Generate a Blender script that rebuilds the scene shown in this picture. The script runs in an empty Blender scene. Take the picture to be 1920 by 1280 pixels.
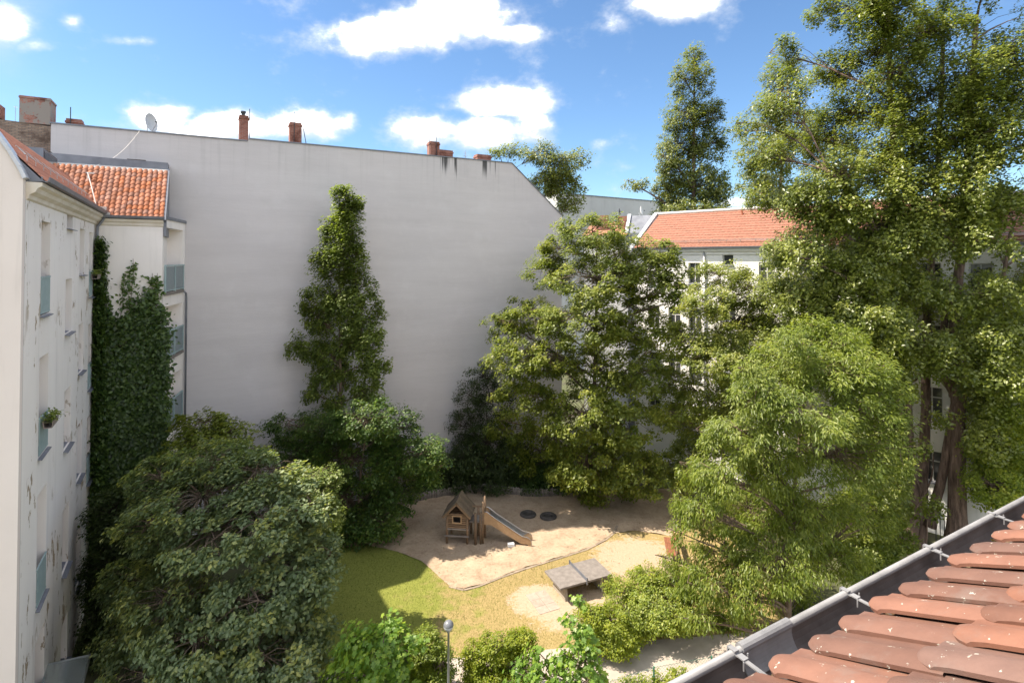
import bpy, bmesh, math, random
import numpy as np
from mathutils import Vector, Matrix

random.seed(7)
RNG = np.random.default_rng(11)
SC = bpy.context.scene
COL = SC.collection

# ------------------------------------------------------------------ camera
F, CX, HOR, PITCH, H = 1019.0, 960.0, 485.0, math.radians(1.0), 15.4
CY = HOR - F * math.tan(PITCH)
cam_d = bpy.data.cameras.new('camera')
cam = bpy.data.objects.new('camera', cam_d); COL.objects.link(cam)
cam.location = (0, 0, H); cam.rotation_euler = (math.pi / 2 + PITCH, 0, 0)
cam_d.sensor_width = 36; cam_d.lens = 36 * F / 1920
cam_d.shift_y = -(640 - CY) / 1920
cam_d.clip_start = 0.05; cam_d.clip_end = 3000
SC.camera = cam

# ------------------------------------------------------------------ light
SUN_L = Vector((0.72, 0.01, -1.0)).normalized()
SUN_EL = math.asin(-SUN_L.z); SUN_AZ = math.atan2(-SUN_L.x, -SUN_L.y)
sd = bpy.data.lights.new('sun', 'SUN'); sd.energy = 2.65; sd.angle = math.radians(0.53); sd.color = (1.0, 0.90, 0.76)
so = bpy.data.objects.new('sun', sd); COL.objects.link(so)
so.rotation_euler = SUN_L.to_track_quat('-Z', 'Y').to_euler(); so.location = (-40, 0, 60)
SC.view_settings.view_transform = 'Standard'; SC.view_settings.look = 'None'
SC.view_settings.exposure = 1.97; SC.view_settings.gamma = 1.0
SKY_STRENGTH = 0.15

def build_world():
    w = bpy.data.worlds.new('World'); SC.world = w; w.use_nodes = True
    nt = w.node_tree; N = nt.nodes; L = nt.links
    N.clear()
    out = N.new('ShaderNodeOutputWorld'); bg = N.new('ShaderNodeBackground')
    sky = N.new('ShaderNodeTexSky'); sky.sky_type = 'NISHITA'; sky.sun_disc = False
    sky.sun_elevation = SUN_EL; sky.sun_rotation = SUN_AZ
    sky.air_density = 1.0; sky.dust_density = 0.3; sky.ozone_density = 1.6; sky.altitude = 100
    tc = N.new('ShaderNodeTexCoord'); sep = N.new('ShaderNodeSeparateXYZ'); L.new(tc.outputs['Generated'], sep.inputs[0])
    def m(op, a, b=None, c=None):
        n = N.new('ShaderNodeMath'); n.operation = op
        for i, v in enumerate((a, b, c)):
            if v is None: continue
            if isinstance(v, (int, float)): n.inputs[i].default_value = v
            else: L.new(v, n.inputs[i])
        return n.outputs[0]
    y = m('MAXIMUM', sep.outputs['Y'], 0.08)
    u = m('DIVIDE', sep.outputs['X'], y); v = m('DIVIDE', sep.outputs['Z'], y)
    # noise on the direction itself
    nz = N.new('ShaderNodeTexNoise'); nz.inputs['Scale'].default_value = 7.0; nz.inputs['Detail'].default_value = 9; nz.inputs['Roughness'].default_value = 0.58
    mp = N.new('ShaderNodeMapping'); mp.inputs['Scale'].default_value = (1, 1, 1.5); L.new(tc.outputs['Generated'], mp.inputs[0]); L.new(mp.outputs[0], nz.inputs['Vector'])
    nz2 = N.new('ShaderNodeTexNoise'); nz2.inputs['Scale'].default_value = 2.6; nz2.inputs['Detail'].default_value = 7; nz2.inputs['Roughness'].default_value = 0.55
    L.new(mp.outputs[0], nz2.inputs['Vector'])
    nz3 = N.new('ShaderNodeTexNoise'); nz3.inputs['Scale'].default_value = 22.0; nz3.inputs['Detail'].default_value = 8; nz3.inputs['Roughness'].default_value = 0.6
    L.new(mp.outputs[0], nz3.inputs['Vector'])
    blobs = [(745, 60, 120, 42, 1), (850, 25, 110, 45, 1), (960, 60, 60, 18, .9), (680, 80, 50, 26, .9),
             (930, 188, 130, 32, .95), (800, 245, 95, 42, 1), (900, 250, 110, 34, 1), (1000, 245, 55, 32, 1),
             (300, 222, 65, 32, 1), (420, 240, 105, 34, 1), (570, 234, 90, 32, 1), (640, 232, 36, 26, .8),
             (0, 45, 50, 45, 1), (60, 85, 50, 18, .6), (1270, 5, 85, 30, 1), (1390, 380, 60, 14, .6), (1125, 270, 24, 14, .42), (132, 36, 24, 18, .40), (1160, 36, 26, 20, .40), (240, 75, 60, 10, .45)]
    tot = None; wsum = None; hsum = None
    for (bx_, by_, ax, ay, wt) in blobs:
        du = m('DIVIDE', m('SUBTRACT', u, (bx_ - CX) / F), ax * .92 / F)
        dv = m('DIVIDE', m('SUBTRACT', v, (HOR - by_) / F), ay * .92 / F)
        e = m('MULTIPLY', m('EXPONENT', m('MULTIPLY', m('ADD', m('MULTIPLY', du, du), m('MULTIPLY', dv, dv)), -0.9)), wt)
        hv = m('MULTIPLY', e, dv)
        tot = e if tot is None else m('MAXIMUM', tot, e)
        wsum = e if wsum is None else m('ADD', wsum, e)
        hsum = hv if hsum is None else m('ADD', hsum, hv)
    height = m('DIVIDE', hsum, m('ADD', wsum, 0.02))
    front = m('ADD', m('MULTIPLY', tot, 1.05), m('ADD', m('MULTIPLY', m('SUBTRACT', nz.outputs['Fac'], 0.5), 1.7), m('MULTIPLY', m('SUBTRACT', nz3.outputs['Fac'], 0.5), 0.9)))
    mr = N.new('ShaderNodeMapRange'); mr.interpolation_type = 'SMOOTHSTEP'; mr.inputs[1].default_value = 0.12; mr.inputs[2].default_value = 0.92
    L.new(front, mr.inputs[0])
    # unseen sky: denser cloud than in view, added as fill for the shaded walls
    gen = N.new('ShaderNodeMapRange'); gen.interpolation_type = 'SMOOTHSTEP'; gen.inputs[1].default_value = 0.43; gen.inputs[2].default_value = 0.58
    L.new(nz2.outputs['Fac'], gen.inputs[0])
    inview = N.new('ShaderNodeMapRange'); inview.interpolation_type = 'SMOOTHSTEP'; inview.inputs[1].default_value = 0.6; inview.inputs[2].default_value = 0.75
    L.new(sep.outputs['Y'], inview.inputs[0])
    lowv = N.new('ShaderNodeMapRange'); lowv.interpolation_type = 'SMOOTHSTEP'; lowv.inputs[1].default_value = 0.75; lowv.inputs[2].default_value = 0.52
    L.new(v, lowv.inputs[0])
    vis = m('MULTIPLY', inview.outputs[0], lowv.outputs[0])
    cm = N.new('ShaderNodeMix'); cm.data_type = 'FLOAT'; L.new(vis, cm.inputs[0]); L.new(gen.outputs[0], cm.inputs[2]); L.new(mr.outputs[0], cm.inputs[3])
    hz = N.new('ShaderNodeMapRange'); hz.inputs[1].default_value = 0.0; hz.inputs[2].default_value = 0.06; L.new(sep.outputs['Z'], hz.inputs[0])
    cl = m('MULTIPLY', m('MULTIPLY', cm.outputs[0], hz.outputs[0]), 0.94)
    # sky colour: nishita, a little richer
    tint = N.new('ShaderNodeMix'); tint.data_type = 'RGBA'; tint.blend_type = 'MULTIPLY'; tint.inputs[0].default_value = 1.0
    L.new(sky.outputs[0], tint.inputs[6]); tint.inputs[7].default_value = (0.255, 0.312, 0.355, 1)
    # cloud colour with soft grey undersides (thicker cloud is greyer)
    cr = N.new('ShaderNodeValToRGB'); cr.color_ramp.elements[0].position = 0.36; cr.color_ramp.elements[0].color = (1.6, 1.7, 1.85, 1)
    cr.color_ramp.elements[1].position = 0.66; cr.color_ramp.elements[1].color = (11.5, 11.1, 10.7, 1)
    L.new(m('ADD', m('ADD', m('MULTIPLY', nz3.outputs['Fac'], 0.5), m('MULTIPLY', nz.outputs['Fac'], 0.5)), m('MULTIPLY', m('MULTIPLY', height, vis), 0.16)), cr.inputs[0])
    mix = N.new('ShaderNodeMix'); mix.data_type = 'RGBA'; L.new(cl, mix.inputs[0]); L.new(tint.outputs[2], mix.inputs[6])
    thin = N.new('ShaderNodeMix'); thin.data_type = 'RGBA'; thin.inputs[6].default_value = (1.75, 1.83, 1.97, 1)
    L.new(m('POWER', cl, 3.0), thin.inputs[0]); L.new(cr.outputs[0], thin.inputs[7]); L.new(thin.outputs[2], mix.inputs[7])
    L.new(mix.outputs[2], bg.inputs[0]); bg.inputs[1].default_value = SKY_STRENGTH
    L.new(bg.outputs[0], out.inputs[0])
build_world()

# ------------------------------------------------------------------ pixel -> place helpers
def ray(px, py):
    xc = (px - CX) / F; yc = -(py - CY) / F
    c, s = math.cos(PITCH), math.sin(PITCH)
    return np.array([xc, c - s * yc, s + c * yc])
def G(px, py, z=0.0):
    r = ray(px, py); t = (z - H) / r[2]
    return np.array([r[0] * t, r[1] * t, z])
def D(px, py, d):
    r = ray(px, py); k = d / r[1]
    return np.array([r[0] * k, d, H + r[2] * k])

# ------------------------------------------------------------------ object helpers
def tag(o, label=None, cat=None, group=None, kind=None):
    if label: o['label'] = label
    if cat: o['category'] = cat
    if group: o['group'] = group
    if kind: o['kind'] = kind
    return o
def empty(name, loc, rz=0.0):
    o = bpy.data.objects.new(name, None); COL.objects.link(o)
    o.location = loc; o.rotation_euler = (0, 0, rz); o.empty_display_size = 0.3
    return o
def link(name, me, mat, parent=None, loc=None, rot=None):
    o = bpy.data.objects.new(name, me); COL.objects.link(o)
    if mat is not None and len(me.materials) == 0: me.materials.append(mat)
    if parent is not None: o.parent = parent
    if loc is not None: o.location = loc
    if rot is not None: o.rotation_euler = rot
    return o

class MB:
    def __init__(s): s.v = []; s.f = []
    def add(s, vs, fs):
        b = len(s.v); s.v += [tuple(p) for p in vs]; s.f += [tuple(i + b for i in f) for f in fs]; return s
    def box(s, x0, x1, y0, y1, z0, z1, xf=None):
        vs = [(x0, y0, z0), (x1, y0, z0), (x1, y1, z0), (x0, y1, z0), (x0, y0, z1), (x1, y0, z1), (x1, y1, z1), (x0, y1, z1)]
        if xf: vs = [xf(*p) for p in vs]
        return s.add(vs, [(0, 3, 2, 1), (4, 5, 6, 7), (0, 1, 5, 4), (1, 2, 6, 5), (2, 3, 7, 6), (3, 0, 4, 7)])
    def prism(s, poly, a, b, axis='x', xf=None):
        """polygon of 2D points swept from a to b along an axis"""
        n = len(poly)
        def P(t, p):
            q = (t, p[0], p[1]) if axis == 'x' else ((p[0], t, p[1]) if axis == 'y' else (p[0], p[1], t))
            return xf(*q) if xf else q
        vs = [P(a, p) for p in poly] + [P(b, p) for p in poly]
        fs = [tuple(range(n))[::-1], tuple(range(n, 2 * n))] + [(i, (i + 1) % n, n + (i + 1) % n, n + i) for i in range(n)]
        return s.add(vs, fs)
    def tube(s, pts, radii, n=8, cap=True):
        pts = [np.array(p, float) for p in pts]
        if not hasattr(radii, '__len__'): radii = [radii] * len(pts)
        rings = []; ref = None
        for i, p in enumerate(pts):
            d = pts[min(i + 1, len(pts) - 1)] - pts[max(i - 1, 0)]
            d = d / (np.linalg.norm(d) + 1e-9)
            if ref is None:
                ref = np.array([1.0, 0, 0]) if abs(d[0]) < .8 else np.array([0, 1.0, 0])
            a = ref - d * (ref @ d); a /= np.linalg.norm(a) + 1e-9; ref = a
            b = np.cross(d, a)
            rings.append([p + radii[i] * (math.cos(2 * math.pi * k / n) * a + math.sin(2 * math.pi * k / n) * b) for k in range(n)])
        vs = [q for r in rings for q in r]; fs = []
        for i in range(len(pts) - 1):
            for k in range(n):
                fs.append((i * n + k, i * n + (k + 1) % n, (i + 1) * n + (k + 1) % n, (i + 1) * n + k))
        if cap:
            fs.append(tuple(range(n))[::-1]); fs.append(tuple(range((len(pts) - 1) * n, len(pts) * n)))
        return s.add(vs, fs)
    def lathe(s, prof, n=24, c=(0, 0)):
        vs = []; fs = []
        for (r, z) in prof:
            for k in range(n):
                a = 2 * math.pi * k / n; vs.append((c[0] + r * math.cos(a), c[1] + r * math.sin(a), z))
        for i in range(len(prof) - 1):
            for k in range(n):
                fs.append((i * n + k, i * n + (k + 1) % n, (i + 1) * n + (k + 1) % n, (i + 1) * n + k))
        return s.add(vs, fs)
    def mesh(s, name, smooth=False):
        me = bpy.data.meshes.new(name); me.from_pydata(s.v, [], s.f)
        bm = bmesh.new(); bm.from_mesh(me); bmesh.ops.recalc_face_normals(bm, faces=bm.faces); bm.to_mesh(me); bm.free()
        if smooth: me.polygons.foreach_set('use_smooth', [True] * len(me.polygons))
        return me
    def build(s, name, mat, parent=None, loc=None, rot=None, smooth=False):
        return link(name, s.mesh(name, smooth), mat, parent, loc, rot)

# ------------------------------------------------------------------ materials
def new_mat(name):
    m = bpy.data.materials.new(name); m.use_nodes = True
    nt = m.node_tree; b = nt.nodes['Principled BSDF']
    return m, nt, b
def ramp(nt, fac, stops):
    r = nt.nodes.new('ShaderNodeValToRGB'); e = r.color_ramp.elements
    while len(e) < len(stops): e.new(0.5)
    for i, (p, c) in enumerate(stops):
        e[i].position = p; e[i].color = (*c, 1)
    if fac is not None: nt.links.new(fac, r.inputs[0])
    return r.outputs[0]
def noise(nt, scale, detail=4, rough=0.55, vec=None, stretch=None):
    n = nt.nodes.new('ShaderNodeTexNoise'); n.inputs['Scale'].default_value = scale; n.inputs['Detail'].default_value = detail; n.inputs['Roughness'].default_value = rough
    if vec is None:
        tc = nt.nodes.new('ShaderNodeTexCoord'); vec = tc.outputs['Object']
    if stretch:
        mp = nt.nodes.new('ShaderNodeMapping'); mp.inputs['Scale'].default_value = stretch; nt.links.new(vec, mp.inputs[0]); vec = mp.outputs[0]
    nt.links.new(vec, n.inputs['Vector'])
    return n.outputs['Fac']
def mixc(nt, fac, a, b, mode='MIX'):
    n = nt.nodes.new('ShaderNodeMix'); n.data_type = 'RGBA'; n.blend_type = mode
    for i, v in ((0, fac), (6, a), (7, b)):
        if isinstance(v, (int, float)): n.inputs[i].default_value = v
        elif isinstance(v, tuple): n.inputs[i].default_value = (*v, 1)
        else: nt.links.new(v, n.inputs[i])
    return n.outputs[2]
def math_(nt, op, a, b=None):
    n = nt.nodes.new('ShaderNodeMath'); n.operation = op
    for i, v in enumerate((a, b)):
        if v is None: continue
        if isinstance(v, (int, float)): n.inputs[i].default_value = v
        else: nt.links.new(v, n.inputs[i])
    return n.outputs[0]
def step(nt, v, a, b):
    n = nt.nodes.new('ShaderNodeMapRange'); n.interpolation_type = 'SMOOTHSTEP'; n.inputs[1].default_value = a; n.inputs[2].default_value = b
    nt.links.new(v, n.inputs[0]); return n.outputs[0]
def bump(nt, b, h, strength=0.3, dist=0.02):
    n = nt.nodes.new('ShaderNodeBump'); n.inputs['Strength'].default_value = strength; n.inputs['Distance'].default_value = dist
    nt.links.new(h, n.inputs['Height']); nt.links.new(n.outputs[0], b.inputs['Normal'])
def simple(name, c1, c2, scale=3.0, rough=0.8, metal=0.0, bscale=None, bstr=0.3, bdist=0.01, stretch=None, rand=0.0):
    m, nt, b = new_mat(name)
    col = ramp(nt, noise(nt, scale, 6, 0.6, stretch=stretch), [(0.3, c1), (0.7, c2)])
    if rand:
        oi = nt.nodes.new('ShaderNodeObjectInfo')
        hs = nt.nodes.new('ShaderNodeHueSaturation'); nt.links.new(col, hs.inputs['Color'])
        mr = nt.nodes.new('ShaderNodeMapRange'); mr.inputs[3].default_value = 1 - rand; mr.inputs[4].default_value = 1 + rand
        nt.links.new(oi.outputs['Random'], mr.inputs[0]); nt.links.new(mr.outputs[0], hs.inputs['Value']); col = hs.outputs[0]
    nt.links.new(col, b.inputs['Base Color']); b.inputs['Roughness'].default_value = rough; b.inputs['Metallic'].default_value = metal
    if bscale: bump(nt, b, noise(nt, bscale, 6, 0.65, stretch=stretch), bstr, bdist)
    return m

M = {}
def plaster(name, c1, c2, peel=None, soot=0.0):
    m, nt, b = new_mat(name)
    big = noise(nt, 0.35, 6, 0.6); streak = noise(nt, 1.2, 5, 0.6, stretch=(1.6, 1.6, 0.12))
    col = ramp(nt, big, [(0.3, c1), (0.72, c2)])
    col = mixc(nt, math_(nt, 'MULTIPLY', step(nt, streak, 0.52, 0.75), 0.35), col, tuple(0.62 * c for c in c1))
    if peel:
        n1 = noise(nt, 0.9, 8, 0.68, stretch=(1.5, 1.5, 0.7)); n2 = noise(nt, 4.0, 6, 0.6, stretch=(1.2, 1.2, 0.6))
        mk = step(nt, math_(nt, 'ADD', math_(nt, 'MULTIPLY', n1, 0.75), math_(nt, 'MULTIPLY', n2, 0.25)), peel, peel + 0.012); mk = math_(nt, 'MULTIPLY', mk, step(nt, noise(nt, 0.28, 3, 0.5, stretch=(1.6, 1.6, 0.5)), 0.44, 0.54))
        col = mixc(nt, mk, col, (0.36, 0.27, 0.18))
        hgt = math_(nt, 'SUBTRACT', math_(nt, 'MULTIPLY', noise(nt, 22, 5, 0.6), 0.3), mk)
        bump(nt, b, hgt, 0.6, 0.015)
    else:
        bump(nt, b, noise(nt, 9, 8, 0.7), 0.35, 0.012)
    nt.links.new(col, b.inputs['Base Color']); b.inputs['Roughness'].default_value = 0.92
    return m
M['plaster_left'] = plaster('plaster_left', (0.82, 0.765, 0.72), (0.88, 0.83, 0.79), peel=0.56)
M['plaster_gable'] = plaster('plaster_gable', (0.76, 0.67, 0.61), (0.82, 0.73, 0.67))
M['plaster_wing'] = plaster('plaster_wing', (0.80, 0.745, 0.70), (0.87, 0.82, 0.78))
M['plaster_white'] = plaster('plaster_white', (0.80, 0.78, 0.74), (0.86, 0.84, 0.80))
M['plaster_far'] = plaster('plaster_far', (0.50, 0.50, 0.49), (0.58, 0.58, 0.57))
M['cornice'] = simple('cornice', (0.62, 0.54, 0.42), (0.76, 0.71, 0.64), 1.5, 0.9, bscale=12)
M['zinc'] = simple('zinc', (0.13, 0.14, 0.165), (0.23, 0.24, 0.27), 1.2, 0.5, 0.35, bscale=3, bstr=0.15)
M['zinc_light'] = simple('zinc_light', (0.42, 0.43, 0.45), (0.58, 0.59, 0.61), 2.5, 0.42, 0.55, bscale=6, bstr=0.12)
M['gutter'] = simple('gutter_zinc', (0.14, 0.138, 0.138), (0.25, 0.245, 0.245), 7, 0.6, 0.1, bscale=30, bstr=0.12, bdist=0.003)
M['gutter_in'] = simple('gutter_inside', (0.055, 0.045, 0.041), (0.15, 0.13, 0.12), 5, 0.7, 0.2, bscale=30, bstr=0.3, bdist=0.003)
M['mortar'] = simple('mortar', (0.50, 0.47, 0.43), (0.66, 0.63, 0.58), 6, 0.9, bscale=15)
M['wood'] = simple('weathered_wood', (0.13, 0.082, 0.048), (0.26, 0.17, 0.10), 6, 0.8, bscale=18, stretch=(1, 1, 6), rand=0.2)
M['wood_grey'] = simple('grey_wood', (0.17, 0.145, 0.125), (0.29, 0.25, 0.22), 7, 0.9, bscale=20, rand=0.25)
M['wood_roof'] = simple('roof_board_wood', (0.10, 0.072, 0.045), (0.18, 0.135, 0.09), 7, 0.85, bscale=20, rand=0.22)
M['red_wood'] = simple('red_brown_wood', (0.16, 0.06, 0.03), (0.28, 0.11, 0.055), 5, 0.7, bscale=20)
M['plywood'] = simple('plywood', (0.30, 0.19, 0.105), (0.40, 0.265, 0.15), 5, 0.65, bscale=20, bstr=0.1)
M['steel'] = simple('steel', (0.42, 0.43, 0.44), (0.56, 0.57, 0.58), 4, 0.28, 0.9)
M['concrete'] = simple('concrete', (0.15, 0.13, 0.115), (0.235, 0.205, 0.185), 5, 0.85, bscale=40, bstr=0.25)
M['concrete_leg'] = simple('concrete_leg', (0.27, 0.235, 0.19), (0.35, 0.31, 0.25), 5, 0.9, bscale=40)
M['slab'] = simple('paving_slab', (0.28, 0.225, 0.18), (0.37, 0.30, 0.245), 4, 0.9, bscale=40, rand=0.08)
M['path'] = simple('path_concrete', (0.33, 0.28, 0.235), (0.42, 0.36, 0.305), 1.5, 0.9, bscale=30)
M['edging'] = simple('edging_concrete', (0.22, 0.17, 0.125), (0.33, 0.26, 0.195), 3, 0.95, bscale=30, rand=0.15)
M['rubber'] = simple('rubber', (0.03, 0.027, 0.025), (0.07, 0.06, 0.052), 6, 0.75, bscale=20)
M['white_plastic'] = simple('white_plastic', (0.72, 0.72, 0.71), (0.8, 0.8, 0.79), 3, 0.4)
M['dish'] = simple('dish_grey', (0.50, 0.51, 0.52), (0.58, 0.59, 0.6), 3, 0.45)
M['dark_dish'] = simple('dish_dark', (0.05, 0.05, 0.06), (0.08, 0.08, 0.09), 3, 0.5)
M['teal'] = simple('teal_metal', (0.27, 0.37, 0.375), (0.36, 0.45, 0.455), 4, 0.55)
M['teal_glass'] = simple('teal_ribbed_panel', (0.13, 0.175, 0.19), (0.21, 0.26, 0.275), 14, 0.35)
M['sill'] = simple('sill_zinc', (0.14, 0.15, 0.185), (0.22, 0.23, 0.265), 4, 0.5, 0.3)
M['frame'] = simple('window_frame', (0.5, 0.49, 0.47), (0.62, 0.61, 0.59), 4, 0.5)
M['terracotta'] = simple('terracotta_pot', (0.33, 0.15, 0.08), (0.45, 0.22, 0.13), 5, 0.8)
M['planter'] = simple('planter_plastic', (0.20, 0.16, 0.14), (0.28, 0.23, 0.2), 5, 0.6)
M['green_metal'] = simple('green_metal', (0.02, 0.11, 0.07), (0.03, 0.16, 0.10), 5, 0.45)
M['dark_metal'] = simple('dark_metal', (0.025, 0.03, 0.035), (0.05, 0.055, 0.06), 5, 0.5, 0.3)
M['cable'] = simple('cable', (0.62, 0.58, 0.54), (0.7, 0.66, 0.62), 5, 0.6)
M['interior'] = simple('interior_dark', (0.05, 0.05, 0.052), (0.09, 0.088, 0.085), 1, 0.9)
def glass_mat():
    m, nt, b = new_mat('window_glass')
    col = ramp(nt, noise(nt, 0.9, 3), [(0.35, (0.03, 0.034, 0.04)), (0.7, (0.12, 0.12, 0.12))])
    nt.links.new(col, b.inputs['Base Color']); b.inputs['Roughness'].default_value = 0.05; b.inputs['IOR'].default_value = 1.5
    return m
M['glass'] = glass_mat()
def canopy_glass():
    m, nt, b = new_mat('canopy_glass'); b.inputs['Base Color'].default_value = (0.8, 0.86, 0.86, 1); b.inputs['Roughness'].default_value = 0.12
    b.inputs['Transmission Weight'].default_value = 0.85; return m
M['canopy_glass'] = canopy_glass()

def brick_mat(name, c1, c2, mortar, scale, patch=None):
    m, nt, b = new_mat(name)
    tc = nt.nodes.new('ShaderNodeTexCoord')
    sx = nt.nodes.new('ShaderNodeSeparateXYZ'); nt.links.new(tc.outputs['Object'], sx.inputs[0])
    cb = nt.nodes.new('ShaderNodeCombineXYZ'); nt.links.new(math_(nt, 'ADD', sx.outputs[0], sx.outputs[1]), cb.inputs[0]); nt.links.new(sx.outputs[2], cb.inputs[1])
    br = nt.nodes.new('ShaderNodeTexBrick'); br.inputs['Scale'].default_value = scale
    br.inputs['Color1'].default_value = (*c1, 1); br.inputs['Color2'].default_value = (*c2, 1); br.inputs['Mortar'].default_value = (*mortar, 1)
    br.inputs['Mortar Size'].default_value = 0.012; br.inputs['Brick Width'].default_value = 0.25; br.inputs['Row Height'].default_value = 0.077
    nt.links.new(cb.outputs[0], br.inputs['Vector'])
    col = mixc(nt, step(nt, noise(nt, 1.7, 6, 0.65), 0.45, 0.7), br.outputs['Color'], tuple(0.4 * c for c in c1))
    if patch:
        mk = step(nt, math_(nt, 'ADD', math_(nt, 'MULTIPLY', noise(nt, 1.6, 7, 0.65), 0.8), math_(nt, 'MULTIPLY', noise(nt, 7, 4, 0.6, stretch=(1, 1, 2)), 0.2)), 0.47, 0.50)
        col = mixc(nt, mk, col, patch)
    nt.links.new(col, b.inputs['Base Color']); b.inputs['Roughness'].default_value = 0.92
    bump(nt, b, br.outputs['Fac'], -0.5, 0.012)
    return m
M['brick'] = brick_mat('red_brick', (0.25, 0.075, 0.045), (0.32, 0.115, 0.075), (0.27, 0.20, 0.17), 1.0)
M['old_brick'] = brick_mat('old_brick', (0.22, 0.14, 0.10), (0.34, 0.24, 0.17), (0.13, 0.12, 0.11), 1.0)
M['patchy_chimney'] = brick_mat('rendered_brick', (0.34, 0.13, 0.09), (0.38, 0.17, 0.12), (0.3, 0.22, 0.19), 1.0, patch=(0.27, 0.235, 0.205))

def tile_mat(name, c1, c2, rough=0.75, lichen=0.0, spec=0.4):
    m, nt, b = new_mat(name)
    col = ramp(nt, noise(nt, 5, 6, 0.65), [(0.3, c1), (0.7, c2)])
    oi = nt.nodes.new('ShaderNodeObjectInfo'); hs = nt.nodes.new('ShaderNodeHueSaturation'); nt.links.new(col, hs.inputs['Color'])
    mr = nt.nodes.new('ShaderNodeMapRange'); mr.inputs[3].default_value = 0.68; mr.inputs[4].default_value = 1.18
    nt.links.new(oi.outputs['Random'], mr.inputs[0]); nt.links.new(mr.outputs[0], hs.inputs['Value'])
    mh = nt.nodes.new('ShaderNodeMapRange'); mh.inputs[3].default_value = 0.8; mh.inputs[4].default_value = 1.1
    w = nt.nodes.new('ShaderNodeMath'); w.operation = 'FRACT'; mu = math_(nt, 'MULTIPLY', oi.outputs['Random'], 7.31); nt.links.new(mu, w.inputs[0])
    nt.links.new(w.outputs[0], mh.inputs[0]); nt.links.new(mh.outputs[0], hs.inputs['Saturation'])
    col = hs.outputs[0]
    if lichen:
        geo = nt.nodes.new('ShaderNodeNewGeometry')
        dirt = step(nt, noise(nt, 6, 7, 0.7, vec=geo.outputs['Position']), 0.50, 0.72)
        col = mixc(nt, math_(nt, 'MULTIPLY', dirt, 0.55), col, (0.17, 0.135, 0.115))
        a = noise(nt, 30, 4, 0.6, vec=geo.outputs['Position']); bb = noise(nt, 90, 4, 0.6, vec=geo.outputs['Position'])
        mk = step(nt, math_(nt, 'ADD', math_(nt, 'MULTIPLY', a, 0.7), math_(nt, 'MULTIPLY', bb, 0.3)), lichen, lichen + 0.03)
        col = mixc(nt, mk, col, (0.40, 0.38, 0.32))
        bump(nt, b, math_(nt, 'ADD', noise(nt, 60, 6, 0.7), mk), 0.35, 0.003)
    else:
        bump(nt, b, noise(nt, 30, 6, 0.7), 0.3, 0.004)
    nt.links.new(col, b.inputs['Base Color']); b.inputs['Roughness'].default_value = rough; b.inputs['Specular IOR Level'].default_value = spec
    return m
M['tile_near'] = tile_mat('clay_tile_near', (0.138, 0.064, 0.043), (0.215, 0.103, 0.068), 0.72, lichen=0.612)
M['tile_orange'] = tile_mat('clay_tile_orange', (0.28, 0.092, 0.043), (0.37, 0.145, 0.075), 0.85)
M['tile_old'] = tile_mat('clay_tile_old', (0.30, 0.095, 0.05), (0.42, 0.15, 0.075), 0.8)

def bark(name, c1, c2, sc=5):
    m, nt, b = new_mat(name)
    n = noise(nt, sc, 8, 0.7, stretch=(2.2, 2.2, 0.35))
    nt.links.new(ramp(nt, n, [(0.35, c1), (0.68, c2)]), b.inputs['Base Color']); b.inputs['Roughness'].default_value = 0.95
    bump(nt, b, n, 1.0, 0.06)
    return m
M['bark'] = bark('bark_brown', (0.09, 0.062, 0.042), (0.24, 0.175, 0.125))
M['bark_poplar'] = bark('bark_poplar', (0.055, 0.034, 0.025), (0.27, 0.185, 0.14), 3.2)
M['bark_dark'] = bark('bark_dark', (0.035, 0.028, 0.022), (0.11, 0.085, 0.065))

def leaf_mat(name, dark, mid, light, trans=0.35, rough=0.45, spec=0.5):
    trans = min(.55, trans + .17)
    m, nt, b = new_mat(name)
    at = nt.nodes.new('ShaderNodeAttribute'); at.attribute_name = 'rnd'
    col = ramp(nt, at.outputs['Fac'], [(0.05, dark), (0.5, mid), (0.97, light)])
    nt.links.new(col, b.inputs['Base Color']); b.inputs['Roughness'].default_value = rough; b.inputs['Specular IOR Level'].default_value = spec
    tr = nt.nodes.new('ShaderNodeBsdfTranslucent')
    tcol = mixc(nt, 1.0, col, (1.25, 1.3, 0.5), 'MULTIPLY'); nt.links.new(tcol, tr.inputs[0])
    mx = nt.nodes.new('ShaderNodeMixShader'); mx.inputs[0].default_value = trans
    nt.links.new(b.outputs[0], mx.inputs[1]); nt.links.new(tr.outputs[0], mx.inputs[2])
    nt.links.new(mx.outputs[0], nt.nodes['Material Output'].inputs[0])
    return m
M['lf_maple'] = leaf_mat('leaf_maple', (0.087, 0.121, 0.018), (0.202, 0.244, 0.039), (0.383, 0.380, 0.077))
M['lf_left'] = leaf_mat('leaf_field_maple', (0.11, 0.155, 0.078), (0.21, 0.265, 0.13), (0.50, 0.48, 0.13), 0.28)
M['lf_oak'] = leaf_mat('leaf_oak', (0.085, 0.125, 0.028), (0.175, 0.225, 0.048), (0.33, 0.375, 0.085), 0.3)
M['lf_horn'] = leaf_mat('leaf_hornbeam', (0.045, 0.095, 0.024), (0.11, 0.185, 0.042), (0.28, 0.33, 0.08), 0.35)
M['lf_poplar'] = leaf_mat('leaf_poplar', (0.085, 0.115, 0.018), (0.19, 0.225, 0.038), (0.36, 0.37, 0.085), 0.3, 0.36, 0.6)
M['lf_cherry'] = leaf_mat('leaf_cherry', (0.09, 0.135, 0.018), (0.20, 0.25, 0.042), (0.36, 0.385, 0.085), 0.38, 0.4)
M['lf_ivy'] = leaf_mat('leaf_ivy', (0.028, 0.055, 0.014), (0.065, 0.115, 0.026), (0.135, 0.20, 0.045), 0.25, 0.4)
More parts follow.
